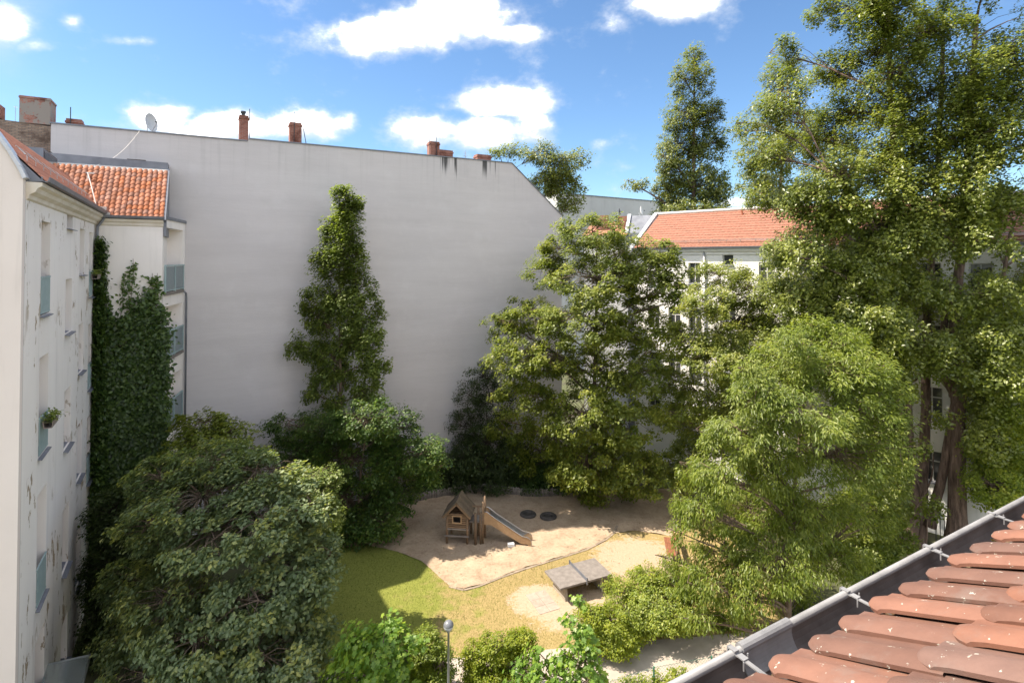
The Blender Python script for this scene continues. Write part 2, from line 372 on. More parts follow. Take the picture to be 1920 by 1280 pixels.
M['lf_dark'] = leaf_mat('leaf_dark', (0.032, 0.05, 0.016), (0.062, 0.09, 0.025), (0.10, 0.14, 0.035), 0.2, 0.5)
M['lf_yellow'] = leaf_mat('leaf_yellow', (0.12, 0.17, 0.014), (0.25, 0.30, 0.022), (0.38, 0.38, 0.035), 0.4, 0.5)
M['lf_hedge'] = leaf_mat('leaf_hedge', (0.115, 0.162, 0.021), (0.250, 0.308, 0.041), (0.460, 0.454, 0.077), 0.35, 0.45)
M['lf_sap'] = leaf_mat('leaf_sapling', (0.115, 0.211, 0.039), (0.212, 0.332, 0.058), (0.460, 0.535, 0.070), 0.4, 0.4)
M['lf_silver'] = leaf_mat('leaf_pale', (0.135, 0.189, 0.061), (0.243, 0.297, 0.095), (0.405, 0.446, 0.176), 0.35, 0.4)
M['lf_far'] = leaf_mat('leaf_far', (0.097, 0.121, 0.028), (0.182, 0.211, 0.047), (0.327, 0.324, 0.090), 0.3, 0.4)
M['litter'] = leaf_mat('litter', (0.10, 0.055, 0.025), (0.18, 0.12, 0.06), (0.30, 0.24, 0.15), 0.1, 0.8)
M['grass'] = leaf_mat('grass_blade', (0.08, 0.13, 0.018), (0.16, 0.20, 0.03), (0.30, 0.27, 0.07), 0.3, 0.6)

# ------------------------------------------------------------------ setting: ground
def ground_mats():
    m, nt, b = new_mat('soil'); n = noise(nt, 0.6, 8, 0.65)
    nt.links.new(ramp(nt, n, [(0.35, (0.055, 0.045, 0.03)), (0.55, (0.075, 0.085, 0.03)), (0.75, (0.11, 0.085, 0.055))]), b.inputs['Base Color'])
    b.inputs['Roughness'].default_value = 0.95; bump(nt, b, noise(nt, 8, 8, 0.7), 0.6, 0.05); M['soil'] = m
    # lawn: green towards the left, dry and worn to bare earth round the table
    m, nt, b = new_mat('lawn')
    geo = nt.nodes.new('ShaderNodeNewGeometry'); P = geo.outputs['Position']; sx = nt.nodes.new('ShaderNodeSeparateXYZ'); nt.links.new(P, sx.inputs[0])
    fine = noise(nt, 9, 8, 0.75, vec=P); big = noise(nt, 0.45, 5, 0.6, vec=P); mid = noise(nt, 2.2, 6, 0.65, vec=P)
    green = ramp(nt, fine, [(0.3, (0.13, 0.15, 0.02)), (0.7, (0.25, 0.255, 0.045))])
    dry = ramp(nt, fine, [(0.3, (0.23, 0.165, 0.06)), (0.7, (0.38, 0.285, 0.12))])
    bare = ramp(nt, fine, [(0.3, (0.35, 0.25, 0.165)), (0.7, (0.47, 0.355, 0.25))])
    dx = math_(nt, 'MULTIPLY', math_(nt, 'ADD', sx.outputs[0], 5.2), 0.11)
    dryf = step(nt, math_(nt, 'ADD', math_(nt, 'ADD', dx, math_(nt, 'MULTIPLY', math_(nt, 'SUBTRACT', big, 0.5), 1.1)), math_(nt, 'MULTIPLY', math_(nt, 'SUBTRACT', mid, 0.5), 0.7)), 0.10, 0.42)
    col = mixc(nt, dryf, green, dry)
    def blob(cx, cy, rx, ry):
        a = math_(nt, 'DIVIDE', math_(nt, 'SUBTRACT', sx.outputs[0], cx), rx); c = math_(nt, 'DIVIDE', math_(nt, 'SUBTRACT', sx.outputs[1], cy), ry)
        return math_(nt, 'SUBTRACT', 1.0, math_(nt, 'SQRT', math_(nt, 'ADD', math_(nt, 'MULTIPLY', a, a), math_(nt, 'MULTIPLY', c, c))))
    bl = math_(nt, 'MAXIMUM', math_(nt, 'MAXIMUM', blob(3.4, 24.2, 3.4, 2.1), blob(6.5, 28.2, 2.8, 2.6)), blob(1.2, 24.8, 1.6, 1.5))
    edge = math_(nt, 'ADD', bl, math_(nt, 'ADD', math_(nt, 'MULTIPLY', math_(nt, 'SUBTRACT', mid, 0.5), 1.3), math_(nt, 'MULTIPLY', math_(nt, 'SUBTRACT', fine, 0.5), 0.7)))
    col = mixc(nt, step(nt, edge, 0.08, 0.36), col, bare)
    nt.links.new(col, b.inputs['Base Color']); b.inputs['Roughness'].default_value = 0.95
    bump(nt, b, noise(nt, 25, 8, 0.8, vec=P), 0.8, 0.04); M['lawn'] = m
    m, nt, b = new_mat('sand')
    geo = nt.nodes.new('ShaderNodeNewGeometry'); P = geo.outputs['Position']
    n1 = noise(nt, 1.1, 7, 0.65, vec=P); n2 = noise(nt, 7, 7, 0.7, vec=P)
    col = ramp(nt, math_(nt, 'ADD', math_(nt, 'MULTIPLY', n1, 0.5), math_(nt, 'MULTIPLY', n2, 0.5)), [(0.35, (0.25, 0.17, 0.108)), (0.50, (0.385, 0.285, 0.195)), (0.68, (0.47, 0.36, 0.255))])
    nt.links.new(col, b.inputs['Base Color']); b.inputs['Roughness'].default_value = 0.95
    bump(nt, b, math_(nt, 'ADD', n2, noise(nt, 30, 6, 0.7, vec=P)), 0.7, 0.035); M['sand'] = m
ground_mats()

g = MB(); n = 40
g.add([(-900, -600, -0.05), (900, -600, -0.05), (900, 1200, -0.05), (-900, 1200, -0.05)], [(0, 1, 2, 3)])
tag(g.build('ground', M['soil']), kind='structure')

def poly_sheet(name, pts, z, mat, grid=None, amp=0.0, bank=None):
    """flat or gently uneven sheet clipped to an outline"""
    bm = bmesh.new()
    vs = [bm.verts.new((p[0], p[1], 0)) for p in pts]; bm.faces.new(vs)
    if grid:
        xs = [p[0] for p in pts]; ys = [p[1] for p in pts]
        x = min(xs) + grid
        while x < max(xs):
            bmesh.ops.bisect_plane(bm, geom=bm.verts[:] + bm.edges[:] + bm.faces[:], plane_co=(x, 0, 0), plane_no=(1, 0, 0)); x += grid
        y = min(ys) + grid
        while y < max(ys):
            bmesh.ops.bisect_plane(bm, geom=bm.verts[:] + bm.edges[:] + bm.faces[:], plane_co=(0, y, 0), plane_no=(0, 1, 0)); y += grid
    from mathutils import noise as mn
    for v in bm.verts:
        h = amp * (mn.noise(Vector((v.co.x * 1.3, v.co.y * 1.3, 3.1))) + 0.6 * mn.noise(Vector((v.co.x * 3.7, v.co.y * 3.7, 1.7)))) if amp else 0
        v.co.z = z + max(-amp * .6, h) + amp * .6
    me = bpy.data.meshes.new(name); bm.normal_update(); bm.to_mesh(me); bm.free()
    for p in me.polygons:
        if p.normal.z < 0: p.flip()
    me.polygons.foreach_set('use_smooth', [True] * len(me.polygons))
    return link(name, me, mat)
lawn_pts = [(-8.6, 17), (12, 17), (12, 34.5), (-9.6, 34.5), (-9.2, 28), (-8.2, 24), (-7.6, 21)]
tag(poly_sheet('lawn', lawn_pts, 0.0, M['lawn']), kind='structure')
sand_px = [(640, 1028), (690, 1022), (745, 1034), (790, 1052), (822, 1080), (842, 1098), (870, 1105), (900, 1096), (940, 1080), (985, 1064), (1030, 1050), (1100, 1028), (1135, 1010), (1148, 1000), (1190, 995), (1260, 1005), (1300, 960), (1290, 915), (1180, 918), (1085, 922), (1040, 930), (990, 931), (940, 925), (900, 921), (850, 927), (800, 936), (740, 952), (680, 985)]
sand_o = poly_sheet('sand', [G(*p)[:2] for p in sand_px], 0.006, M['sand'], grid=0.2, amp=0.05)
tag(sand_o, kind='structure')
# flush concrete edging between lawn and sand
edge_px = [(842, 1099), (870, 1106), (900, 1098), (940, 1082), (985, 1066), (1030, 1052), (1100, 1030), (1135, 1012), (1150, 1000), (1158, 985)]
ep = [G(*p)[:2] for p in edge_px]
fine = []
for i in range(len(ep) - 1):
    for k in range(4): fine.append(ep[i] + (ep[i + 1] - ep[i]) * k / 4)
fine.append(ep[-1])
kerb = empty('sand_edging', (fine[0][0], fine[0][1], 0)); tag(kerb, 'low worn concrete edging curving between the sand and the lawn', 'edging')
for i in range(0, len(fine) - 2, 2):
    a, b2 = fine[i], fine[i + 2]; d = b2 - a; ln = np.linalg.norm(d); d /= ln; nn = np.array([-d[1], d[0]])
    mb = MB(); q = [a + d * .01 - nn * .07, b2 - d * .01 - nn * .07, b2 - d * .01 + nn * .07, a + d * .01 + nn * .07]
    mb.prism([(p[0] - fine[0][0], p[1] - fine[0][1]) for p in q], -0.05, 0.03 + random.uniform(-.012, .01), 'z')
    mb.build('edging_stone', M['edging'], kerb)
# path
def strip(name, a, b2, w, z, mat):
    d = (b2 - a) / np.linalg.norm(b2 - a); nn = np.array([-d[1], d[0]])
    q = [a - nn * w / 2, b2 - nn * w / 2, b2 + nn * w / 2, a + nn * w / 2]
    return poly_sheet(name, q, z, mat)
tag(strip('path', np.array([-9.0, 19.3]), np.array([16.0, 22.3]), 2.3, 0.012, M['path']), kind='structure')

# ------------------------------------------------------------------ facade helper
def facade_mesh(name, L, z0, z1, ops, depth, thick=0.45):
    """front sheet at y=0 with reveals, back at y=thick"""
    xs = sorted({0.0, L} | {o[0] for o in ops} | {o[1] for o in ops}); zs = sorted({z0, z1} | {o[2] for o in ops} | {o[3] for o in ops})
    mb = MB()
    def inside(x, z): return any(o[0] < x < o[1] and o[2] < z < o[3] for o in ops)
    for i in range(len(xs) - 1):
        for j in range(len(zs) - 1):
            if not inside((xs[i] + xs[i + 1]) / 2, (zs[j] + zs[j + 1]) / 2):
                mb.add([(xs[i], 0, zs[j]), (xs[i + 1], 0, zs[j]), (xs[i + 1], 0, zs[j + 1]), (xs[i], 0, zs[j + 1])], [(0, 1, 2, 3)])
    for (a, b2, c, d) in ops:
        for (p, q) in (((a, c), (a, d)), ((a, d), (b2, d)), ((b2, d), (b2, c)), ((b2, c), (a, c))):
            mb.add([(p[0], 0, p[1]), (q[0], 0, q[1]), (q[0], depth, q[1]), (p[0], depth, p[1])], [(0, 1, 2, 3)])
    me = bpy.data.meshes.new(name); me.from_pydata(mb.v, [], mb.f)
    bm = bmesh.new(); bm.from_mesh(me); bmesh.ops.remove_doubles(bm, verts=bm.verts, dist=0.0005); bm.to_mesh(me); bm.free()
    return me
def window(parent, a, b2, c, d, y, sill=True, kind='window', bars=True, sillout=0.14, back=True):
    fr = MB(); t = 0.06
    fr.box(a, a + t, y, y + .07, c, d); fr.box(b2 - t, b2, y, y + .07, c, d); fr.box(a + t, b2 - t, y, y + .07, d - t, d); fr.box(a + t, b2 - t, y, y + .07, c, c + t)
    if bars:
        xm = (a + b2) / 2; fr.box(xm - .035, xm + .035, y - .004, y + .066, c + t, d - t)
        if d - c > 1.5: fr.box(a + t, xm - .035, y - .002, y + .064, d - .62, d - .56); fr.box(xm + .035, b2 - t, y - .002, y + .064, d - .62, d - .56)
    w = fr.build(kind, M['frame'], parent)
    MB().box(a + t * .5, b2 - t * .5, y + .03, y + .04, c + t * .5, d - t * .5).build('pane', M['glass'], w)
    if sill:
        s = MB(); s.prism([(-sillout, c - .035), (y - .003, c + .035), (y - .003, c + .003), (-sillout, c - .06)], a - .05, b2 + .05)
        s.build('sill', M['sill'], w)
    return w

# ------------------------------------------------------------------ roof tiles (shared mesh data)
def tile_mesh(name, w, l, h, t=0.016, nx=8, pan=0.34, lap=1.07):
    """clay tile: flat pan, then a barrel roll whose free edge laps the next pan; tongue shaped nose; x across, y up the slope"""
    prof = [(0.0, 0.0), (pan * w * .9, 0.0)]
    for i in range(1, nx + 1):
        u = i / nx; x = pan * w + (lap - pan) * w * u
        prof.append((x, h * (math.sin(min(1.0, u * 1.02) * math.pi * .86) ** .75)))
    k = len(prof); nose = []
    for (x, z) in prof:
        u = (x / w - pan) / (lap - pan)
        nose.append(.0 if u <= 0 else (.055 * max(0, (abs(u - .42) / .58)) ** 3 if u > .42 else .02 * (1 - u / .42) ** 2))
    rows = [(0.0, .42), (.014, .80), (.05, 1.0), (l, 1.0)]
    vs = []; fs = []
    for ri, (yy, sc) in enumerate(rows):
        for (x, z), nz_ in zip(prof, nose): vs.append((x, yy + (nz_ if ri < 3 else 0), z * sc + t))
    for j in range(len(rows) - 1):
        for i in range(k - 1): fs.append((j * k + i, j * k + i + 1, (j + 1) * k + i + 1, (j + 1) * k + i))
    b0 = len(vs)
    for (x, z), nz_ in zip(prof, nose): vs.append((x, nz_ + .003, z * .42))
    for i in range(k - 1): fs.append((b0 + i, b0 + i + 1, i + 1, i))
    b1 = len(vs)                       # free long edge shows the tile's thickness
    ex, ez = prof[-1]
    for j, (yy, sc) in enumerate(rows): vs.append((ex - .002, yy + (nose[-1] if j < 3 else 0), ez * sc))
    for j in range(len(rows) - 1): fs.append((j * k + k - 1, b1 + j, b1 + j + 1, (j + 1) * k + k - 1))
    me = bpy.data.meshes.new(name); me.from_pydata(vs, [], fs)
    bm = bmesh.new(); bm.from_mesh(me); bmesh.ops.recalc_face_normals(bm, faces=bm.faces)
    bm.to_mesh(me); bm.free()
    if sum(p.normal.z for p in me.polygons) < 0: me.flip_normals()
    me.polygons.foreach_set('use_smooth', [True] * len(me.polygons))
    top = set(range(k)) | {j * k + k - 1 for j in range(len(rows))}
    sa = [(e.vertices[0] in top and e.vertices[1] in top) for e in me.edges]
    me.attributes.new('sharp_edge', 'BOOLEAN', 'EDGE').data.foreach_set('value', sa)
    return me

# ------------------------------------------------------------------ firewall building (the tall blank wall)
W0 = np.array([-4.2, 38.2]); WV = np.array([math.sin(math.radians(60.6)), math.cos(math.radians(60.6))]); WN = np.array([-WV[1], WV[0]])
def firewall():
    fb = empty('firewall_building', (W0[0], W0[1], 0), math.atan2(WV[1], WV[0]))
    tag(fb, 'tall blank grey rendered firewall with sloping right shoulder and black drip stains', 'building')
    m, nt, b = new_mat('firewall_render')
    tc = nt.nodes.new('ShaderNodeTexCoord'); sx = nt.nodes.new('ShaderNodeSeparateXYZ'); nt.links.new(tc.outputs['Object'], sx.inputs[0])
    hb = noise(nt, 0.55, 7, 0.62, stretch=(0.22, 1, 1.9)); fl = noise(nt, 3.0, 7, 0.7, stretch=(0.3, 1, 2.4)); cl = noise(nt, 0.16, 4, 0.5)
    col = ramp(nt, math_(nt, 'ADD', math_(nt, 'MULTIPLY', hb, 0.55), math_(nt, 'ADD', math_(nt, 'MULTIPLY', fl, 0.2), math_(nt, 'MULTIPLY', cl, 0.25))), [(0.36, (0.515, 0.482, 0.478)), (0.5, (0.56, 0.525, 0.52)), (0.64, (0.605, 0.57, 0.565))])
    ls = noise(nt, 1.1, 5, 0.6, stretch=(3.0, 1, 0.13)); col = mixc(nt, math_(nt, 'MULTIPLY', step(nt, ls, 0.55, 0.85), 0.15), col, (0.47, 0.44, 0.42))
    blot = noise(nt, 0.75, 10, 0.68); col = mixc(nt, math_(nt, 'MULTIPLY', step(nt, blot, 0.50, 0.70), 0.22), col, (0.68, 0.65, 0.645))
    blot2 = noise(nt, 0.4, 9, 0.7); col = mixc(nt, math_(nt, 'MULTIPLY', step(nt, blot2, 0.54, 0.74), 0.25), col, (0.43, 0.405, 0.395))
    # damp run-off that starts at the coping
    run = noise(nt, 1.6, 6, 0.62, stretch=(2.4, 1, 0.07)); zt = step(nt, sx.outputs[2], 18.8, 22.6)
    col = mixc(nt, math_(nt, 'MULTIPLY', math_(nt, 'MULTIPLY', step(nt, run, 0.5, 0.72), zt), 0.35), col, (0.36, 0.345, 0.335))
    # soot drips below the chimneys
    x, z = sx.outputs[0], sx.outputs[2]
    st = noise(nt, 1.0, 2, 0.5, stretch=(5.0, 0.01, 0.01))
    def drips(x0, x1, z0, ln):
        inx = math_(nt, 'MULTIPLY', step(nt, x, x0, x0 + .12), step(nt, x, x1, x1 - .12))
        s = step(nt, st, 0.43, 0.54)
        dep = math_(nt, 'DIVIDE', math_(nt, 'SUBTRACT', z0, z), ln)
        wob = math_(nt, 'ADD', dep, math_(nt, 'MULTIPLY', math_(nt, 'SUBTRACT', 0.62, st), 2.2))
        return math_(nt, 'MULTIPLY', math_(nt, 'MULTIPLY', inx, s), step(nt, wob, 1.05, 0.25))
    mk = math_(nt, 'MAXIMUM', drips(-0.95, 0.40, 22.4, 1.25), drips(2.30, 3.5, 22.4, 1.4))
    col = mixc(nt, math_(nt, 'MULTIPLY', mk, 0.92), col, (0.045, 0.045, 0.045))
    nt.links.new(col, b.inputs['Base Color']); b.inputs['Roughness'].default_value = 0.95
    bump(nt, b, math_(nt, 'ADD', fl, math_(nt, 'MULTIPLY', noise(nt, 14, 8, 0.7), 0.6)), 0.35, 0.02)
    top = [(-21.98, 22.24), (-13.0, 22.28), (-12.95, 22.42), (4.8, 22.52), (9.3, 18.8)]
    out = [(-21.98, 0)] + top + [(9.3, 0)]
    MB().prism(out, 0, 0.5, 'y').build('wall', m, fb)
    # metal coping that follows the top edge
    cp = MB()
    for i in range(len(top) - 1):
        a, c = top[i], top[i + 1]
        if c[0] - a[0] < .2: continue
        cp.prism([(a[0] + (.004 if i else -.06), a[1] + .004), (c[0] - .004, c[1] + .004), (c[0] - .004, c[1] + .07), (a[0] + (.004 if i else -.06), a[1] + .07)], -0.06, 0.56, 'y')
    cp.build('coping', M['zinc'], fb)
    # the house body behind
    rb = MB(); rb.prism([(-21.9, 0), (9.2, 0), (9.2, 18.4), (4.6, 21.9), (-21.9, 21.7)], 0.51, 9.0, 'y'); rb.build('roof', M['zinc'], fb)
    def chim(x0, x1, z1, y0=0.62, y1=1.25, mat='brick', pots=(), rods=()):
        c = MB().box(x0, x1, y0, y1, 21.3, z1).box(x0 - .04, x1 + .04, y0 - .04, y1 + .04, z1 - .22, z1 - .12)
        o = c.build('chimney', M[mat], fb)
        for (px_, h_) in pots: MB().lathe([(.10, z1 - .02), (.10, z1 + h_ * .6), (.15, z1 + h_ * .6), (.15, z1 + h_), (0.0, z1 + h_)], 10, (px_, (y0 + y1) / 2)).build('chimney_pot', M['dark_metal'], o)
        for (rx, rz, lean) in rods: MB().tube([(rx + lean, y0 - .08, 22.4), (rx, y0 - .08, rz)], .022, 6).build('rod', M['dark_metal'], o)
        return o
    chim(-13.43, -12.93, 23.95, pots=((-13.2, .3),), rods=((-12.88, 24.35, 0),))
    chim(-10.62, -9.93, 23.88, rods=((-10.35, 24.5, -.05), (-9.86, 23.6, .22)))
    chim(-1.42, -0.72, 23.66, rods=((-1.5, 24.0, 0), (-1.0, 24.05, 0)))
    chim(-0.90, 0.25, 23.12, y0=.5, y1=.62 + .45)
    chim(2.25, 3.40, 23.10)
    chim(-21.5, -20.85, 22.72, rods=((-21.3, 23.3, 0),))
    an = MB().tube([(1.4, .9, 21.9), (1.4, .9, 23.3)], .025, 6).box(1.25, 1.55, .88, .92, 22.9, 22.93).box(1.3, 1.5, .88, .92, 23.1, 23.13); an.build('antenna', M['steel'], fb)
    return fb
firewall()

def brick_parapet():
    o = W0 + WV * (-21.98) + WN * 0.02
    pb = empty('brick_parapet', (o[0], o[1], 0), math.atan2(WV[1], WV[0]))
    tag(pb, 'weathered dark brick parapet beside the grey firewall carrying a patchy chimney block', 'wall')
    MB().prism([(-9, 0), (-.005, 0), (-.005, 22.1), (-1.25, 22.18), (-9, 22.6)], 0, 0.5, 'y').build('brick_wall', M['old_brick'], pb)
    MB().box(-1.22, -0.02, -.06, 1.1, 22.16, 23.5).box(-1.25, .01, -.09, 1.13, 23.38, 23.46).build('chimney', M['patchy_chimney'], pb)
    MB().prism([(-2.5, 22.3), (-1.95, 22.3), (-1.95, 22.95), (-2.15, 23.12), (-2.5, 23.12)], .1, .8, 'y').build('chimney', M['brick'], pb)
    MB().tube([(-1.42, .2, 22.2), (-1.42, .2, 23.0)], .012, 5).box(-1.5, -1.34, .19, .21, 22.92, 22.94).build('antenna', M['steel'], pb)
brick_parapet()

# ------------------------------------------------------------------ left apartment house
LA = np.array([-13.0, 14.5]); LU = np.array([-0.51194, 0.85902]); LN = np.array([-LU[1], LU[0]])   # LN points into the house
LLEN = 12.6
def lp(x, y, z): return np.array([*(LA + LU * x + LN * y), z])
def left_house():
    lb = empty('apartment_house', (LA[0], LA[1], 0), math.atan2(LU[1], LU[0]))
    tag(lb, 'white plastered apartment house with peeling patches and narrow deep windows at the left edge', 'building')
    ops = []; rails = []; wins = []
    for zt, zb in ((16.53, 13.70), (12.46, 9.52), (8.40, 5.10), (4.1, 1.2)):
        ops.append((1.87, 3.10, zb, zt)); rails.append((1.87, 3.10, zb, zt))
    ops.append((5.8, 7.05, 16.55, 17.05)) if False else None
    c2 = [(5.8, 6.95, 16.5, 17.22), (5.72, 6.95, 12.70, 14.66), (5.75, 7.0, 8.55, 10.66), (5.75, 6.95, 4.14, 6.4), (5.75, 6.95, 0.6, 2.3)]
    c3 = [(8.55, 9.70, 14.75, 16.62), (8.55, 9.70, 10.77, 12.75), (8.52, 9.70, 6.48, 8.7), (8.55, 9.70, 2.14, 4.4)]
    c4 = [(11.0, 11.95, 13.7, 16.58), (11.0, 11.95, 9.6, 12.5), (11.0, 11.95, 5.5, 8.4)]
    ops += c2 + c3 + c4
    me = facade_mesh('wall', LLEN, -0.3, 17.45, ops, 0.32); link('wall', me, M['plaster_left'], lb)
    MB().box(0.02, 16.2, .45, 8.5, 0, 17.3).build('interior', M['interior'], lb)
    for q in rails:
        window(lb, *q, .26, sill=True, sillout=.1)
        r = MB(); z0, z1 = q[2] + .06, q[2] + 1.12
        r.box(q[0] + .01, q[1] - .01, -.03, .01, z1, z1 + .045).box(q[0] + .01, q[1] - .01, -.025, .005, z0, z0 + .04)
        kx = q[0] + .03
        while kx < q[1]: r.box(kx, kx + .05, -.018, -.002, z0 + .04, z1); kx += .075
        r.build('balcony_railing', M['teal'], lb)
    for q in c2 + c3: window(lb, *q, .26, bars=(q[3] - q[2]) > .9)
    for q in c4:
        window(lb, *q, .26)
        r = MB(); r.box(q[0], q[1], -.03, .01, q[2] + 1.1, q[2] + 1.14)
        for k in range(12): r.box(q[0] + .03 + k * .08, q[0] + .05 + k * .08, -.018, 0, q[2] + .05, q[2] + 1.1)
        r.build('balcony_railing', M['teal'], lb)
    # gable end wall with the curved mansard outline
    gp = [(.002, -.3), (8.6, -.3), (8.6, 20.0), (2.3, 20.0), (1.6, 19.72), (1.05, 19.25), (.62, 18.7), (.32, 18.2), (.12, 17.8), (.002, 17.5)]
    MB().prism(gp, -0.28, -0.004, 'x').build('gable_wall', M['plaster_gable'], lb)
    cr = gp[2:]; cop = MB()
    for i in range(len(cr) - 1):
        a, c = np.array(cr[i]), np.array(cr[i + 1]); d = (c - a) / np.linalg.norm(c - a); nn = np.array([d[1], -d[0]])
        if nn[1] < 0 and i == 0: nn = -nn
        nn = np.array([-abs(d[1]), abs(d[0])]) if d[0] < 0 else nn
        cop.prism([a + nn * .004, c + nn * .004, c + nn * .09, a + nn * .09], -0.36, .16, 'x')
    cop.build('coping', M['zinc_light'], lb)
    # moulded cornice and gutter
    cpn = MB(); cpn.prism([(0, 16.98), (-.06, 17.02), (-.08, 17.12), (-.2, 17.2), (-.24, 17.3), (-.34, 17.36), (-.34, 17.46), (0, 17.46)], .0, LLEN - .02); cpn.build('cornice', M['cornice'], lb)
    gt = MB(); gt.prism([(-.5, 17.62), (-.47, 17.50), (-.40, 17.47), (-.33, 17.50), (-.30, 17.62), (-.32, 17.62), (-.35, 17.52), (-.40, 17.495), (-.45, 17.52), (-.48, 17.62)], .02, LLEN - .15); gt.build('gutter', M['zinc'], lb)
    # roof slope: boarding plus the clay tiles
    RS = 1.11
    rf = MB(); rf.prism([(-.36, 17.49), (1.5, 17.49 + 1.86 * RS), (8.5, 19.62), (8.5, 17.46), (.0, 17.46)], .0, 16.25); rfo = rf.build('roof', M['zinc'], lb)
    ang = math.atan(RS); tb = MB(); tw, tl = .22, .33; tm = tile_mesh('tmp_tile', tw, tl + .06, .035, nx=4)
    tv = [v.co.copy() for v in tm.vertices]; tf = [tuple(p.vertices) for p in tm.polygons]
    R = Matrix.Rotation(ang - .03, 3, 'X')
    for j in range(8):
        y = -.42 + j * tl * math.cos(ang); z = 17.53 + (y + .36) * RS
        for i in range(int(16.1 / tw)):
            x = .05 + i * tw
            if x > LLEN + max(0, y) * .92 - .05: continue
            jz = random.uniform(0, .012)
            tb.add([tuple(R @ v + Vector((x, y, z + jz))) for v in tv], tf)
    to = tb.build('roof_tiles', M['tile_old'], rfo, smooth=True); tag(to, kind='stuff')
    bpy.data.meshes.remove(tm)
    # snow guard hoops on the slope
    sg = MB()
    for k in range(12):
        x = .6 + k * 1.0; p = lambda yy, dz: (x, yy, 17.53 + (yy + .36) * RS + dz)
        sg.tube([p(.1, .02), p(.1, .2), p(.32, .2)], .012, 5)
    for yy in (.12, .3): sg.tube([(.4, yy, 17.53 + (yy + .36) * RS + .2), (11.9, yy, 17.53 + (yy + .36) * RS + .2)], .012, 5)
    sg.build('snow_guard', M['steel'], rfo)
    # roof window and zinc flashing next to the brick wall
    sk = MB().box(11.8, 14.8, 1.75, 3.2, 19.5, 20.25); so_ = sk.build('skylight', M['zinc'], lb)
    MB().box(12.0, 14.6, 1.735, 1.745, 19.75, 20.15).build('pane', M['glass'], so_)
    fl = MB().prism([(-.05, 17.85), (1.6, 19.75), (1.9, 20.4), (1.5, 20.35), (-.05, 18.4)], 15.5, 16.0); fl.build('flashing', M['zinc'], lb)
    # downpipe in the inner corner
    dpm = MB().tube([(12.45, -.4, 17.5), (12.45, -.36, 17.3), (12.45, -.12, 16.9), (12.45, -.1, 16.6), (12.45, -.1, .1)], .06, 10); dpm.build('downpipe', M['zinc'], lb, smooth=True)
    # plants and boxes hung on the rails are things of their own
    def flowerbox(x0, x1, z, label, n):
        t = empty('flower_box', lp((x0 + x1) / 2, -.2, z)); t.rotation_euler = (0, 0, math.atan2(LU[1], LU[0])); tag(t, label, 'flower box')
        w = (x1 - x0) / 2
        MB().prism([(-.13, .2), (-.10, 0), (.10, 0), (.13, .2), (.11, .2), (.085, .02), (-.085, .02), (-.11, .2)], -w, w).build('trough', M['planter'], t)
        MB().box(-w + .02, w - .02, -.1, .1, .15, .18).build('earth', M['soil'], t)
        pos = np.stack([RNG.uniform(-w, w, n), RNG.normal(-.03, .1, n), RNG.uniform(.18, .42, n)], 1)
        lo = leaf_cloud('plants', pos, np.tile([0, 0, 1.0], (n, 1)), .09, 'oval', M['lf_oak'], t, RNG.random(n), .9); tag(lo, kind='stuff')
    flowerbox(1.95, 2.75, 10.35, 'long planter with drying plants hung on the second railing of the left house', 260)
    flowerbox(11.05, 11.9, 14.5, 'planter with small pots on the top railing in the inner corner', 150)
    # glass canopy over the entrance
    c = empty('entrance_canopy', lp(2.9, 0, 2.3)); c.rotation_euler = (0, 0, math.atan2(LU[1], LU[0])); tag(c, 'small glass canopy over the entrance at the foot of the left house', 'canopy')
    MB().prism([(0, .1), (-1.05, 0), (-1.05, .02), (0, .12)], -.8, .8).build('glass_sheet', M['canopy_glass'], c)
    for x in (-.8, .77): MB().prism([(0, .06), (-1.06, -.04), (-1.06, .03), (0, .13)], x, x + .03).build('bracket', M['steel'], c)
    MB().box(-.83, .83, -1.1, -1.06, -.04, .03).build('front_rail', M['steel'], c)

# ------------------------------------------------------------------ leaves
TEMPL = {
    'lobed': (np.array([(0, 0, 0), (.40, .48, -.02), (.50, .18, .05), (1, 0, -.05), (.50, -.18, .05), (.40, -.48, -.02)]), [(0, 1, 2), (0, 2, 3), (0, 3, 4), (0, 4, 5)]),
    'oval': (np.array([(0, 0, 0), (.48, .30, .07), (1, 0, -.04), (.48, -.30, .07)]), [(0, 1, 2), (0, 2, 3)]),
    'long': (np.array([(0, 0, 0), (.42, .17, .05), (1, 0, -.12), (.42, -.17, .05)]), [(0, 1, 2), (0, 2, 3)]),
    'round': (np.array([(0, 0, 0), (.25, .38, .05), (.62, .36, .03), (1, 0, -.08), (.62, -.36, .03), (.25, -.38, .05)]), [(0, 1, 2, 3), (0, 3, 4, 5)]),
    'maple': (np.array([(.0, 0, 0), (.12, .42, .02), (.33, .24, .03), (.62, .50, -.02), (.62, .18, .03), (1, 0, -.05), (.62, -.18, .03), (.62, -.50, -.02), (.33, -.24, .03), (.12, -.42, .02)]),
              [(0, 1, 2), (0, 2, 4), (2, 3, 4), (0, 4, 5), (0, 5, 6), (0, 6, 8), (6, 7, 8), (0, 8, 9)]),
    'blade': (np.array([(0, -.06, 0), (0, .06, 0), (1, 0, 0)]), [(0, 1, 2)]),
}
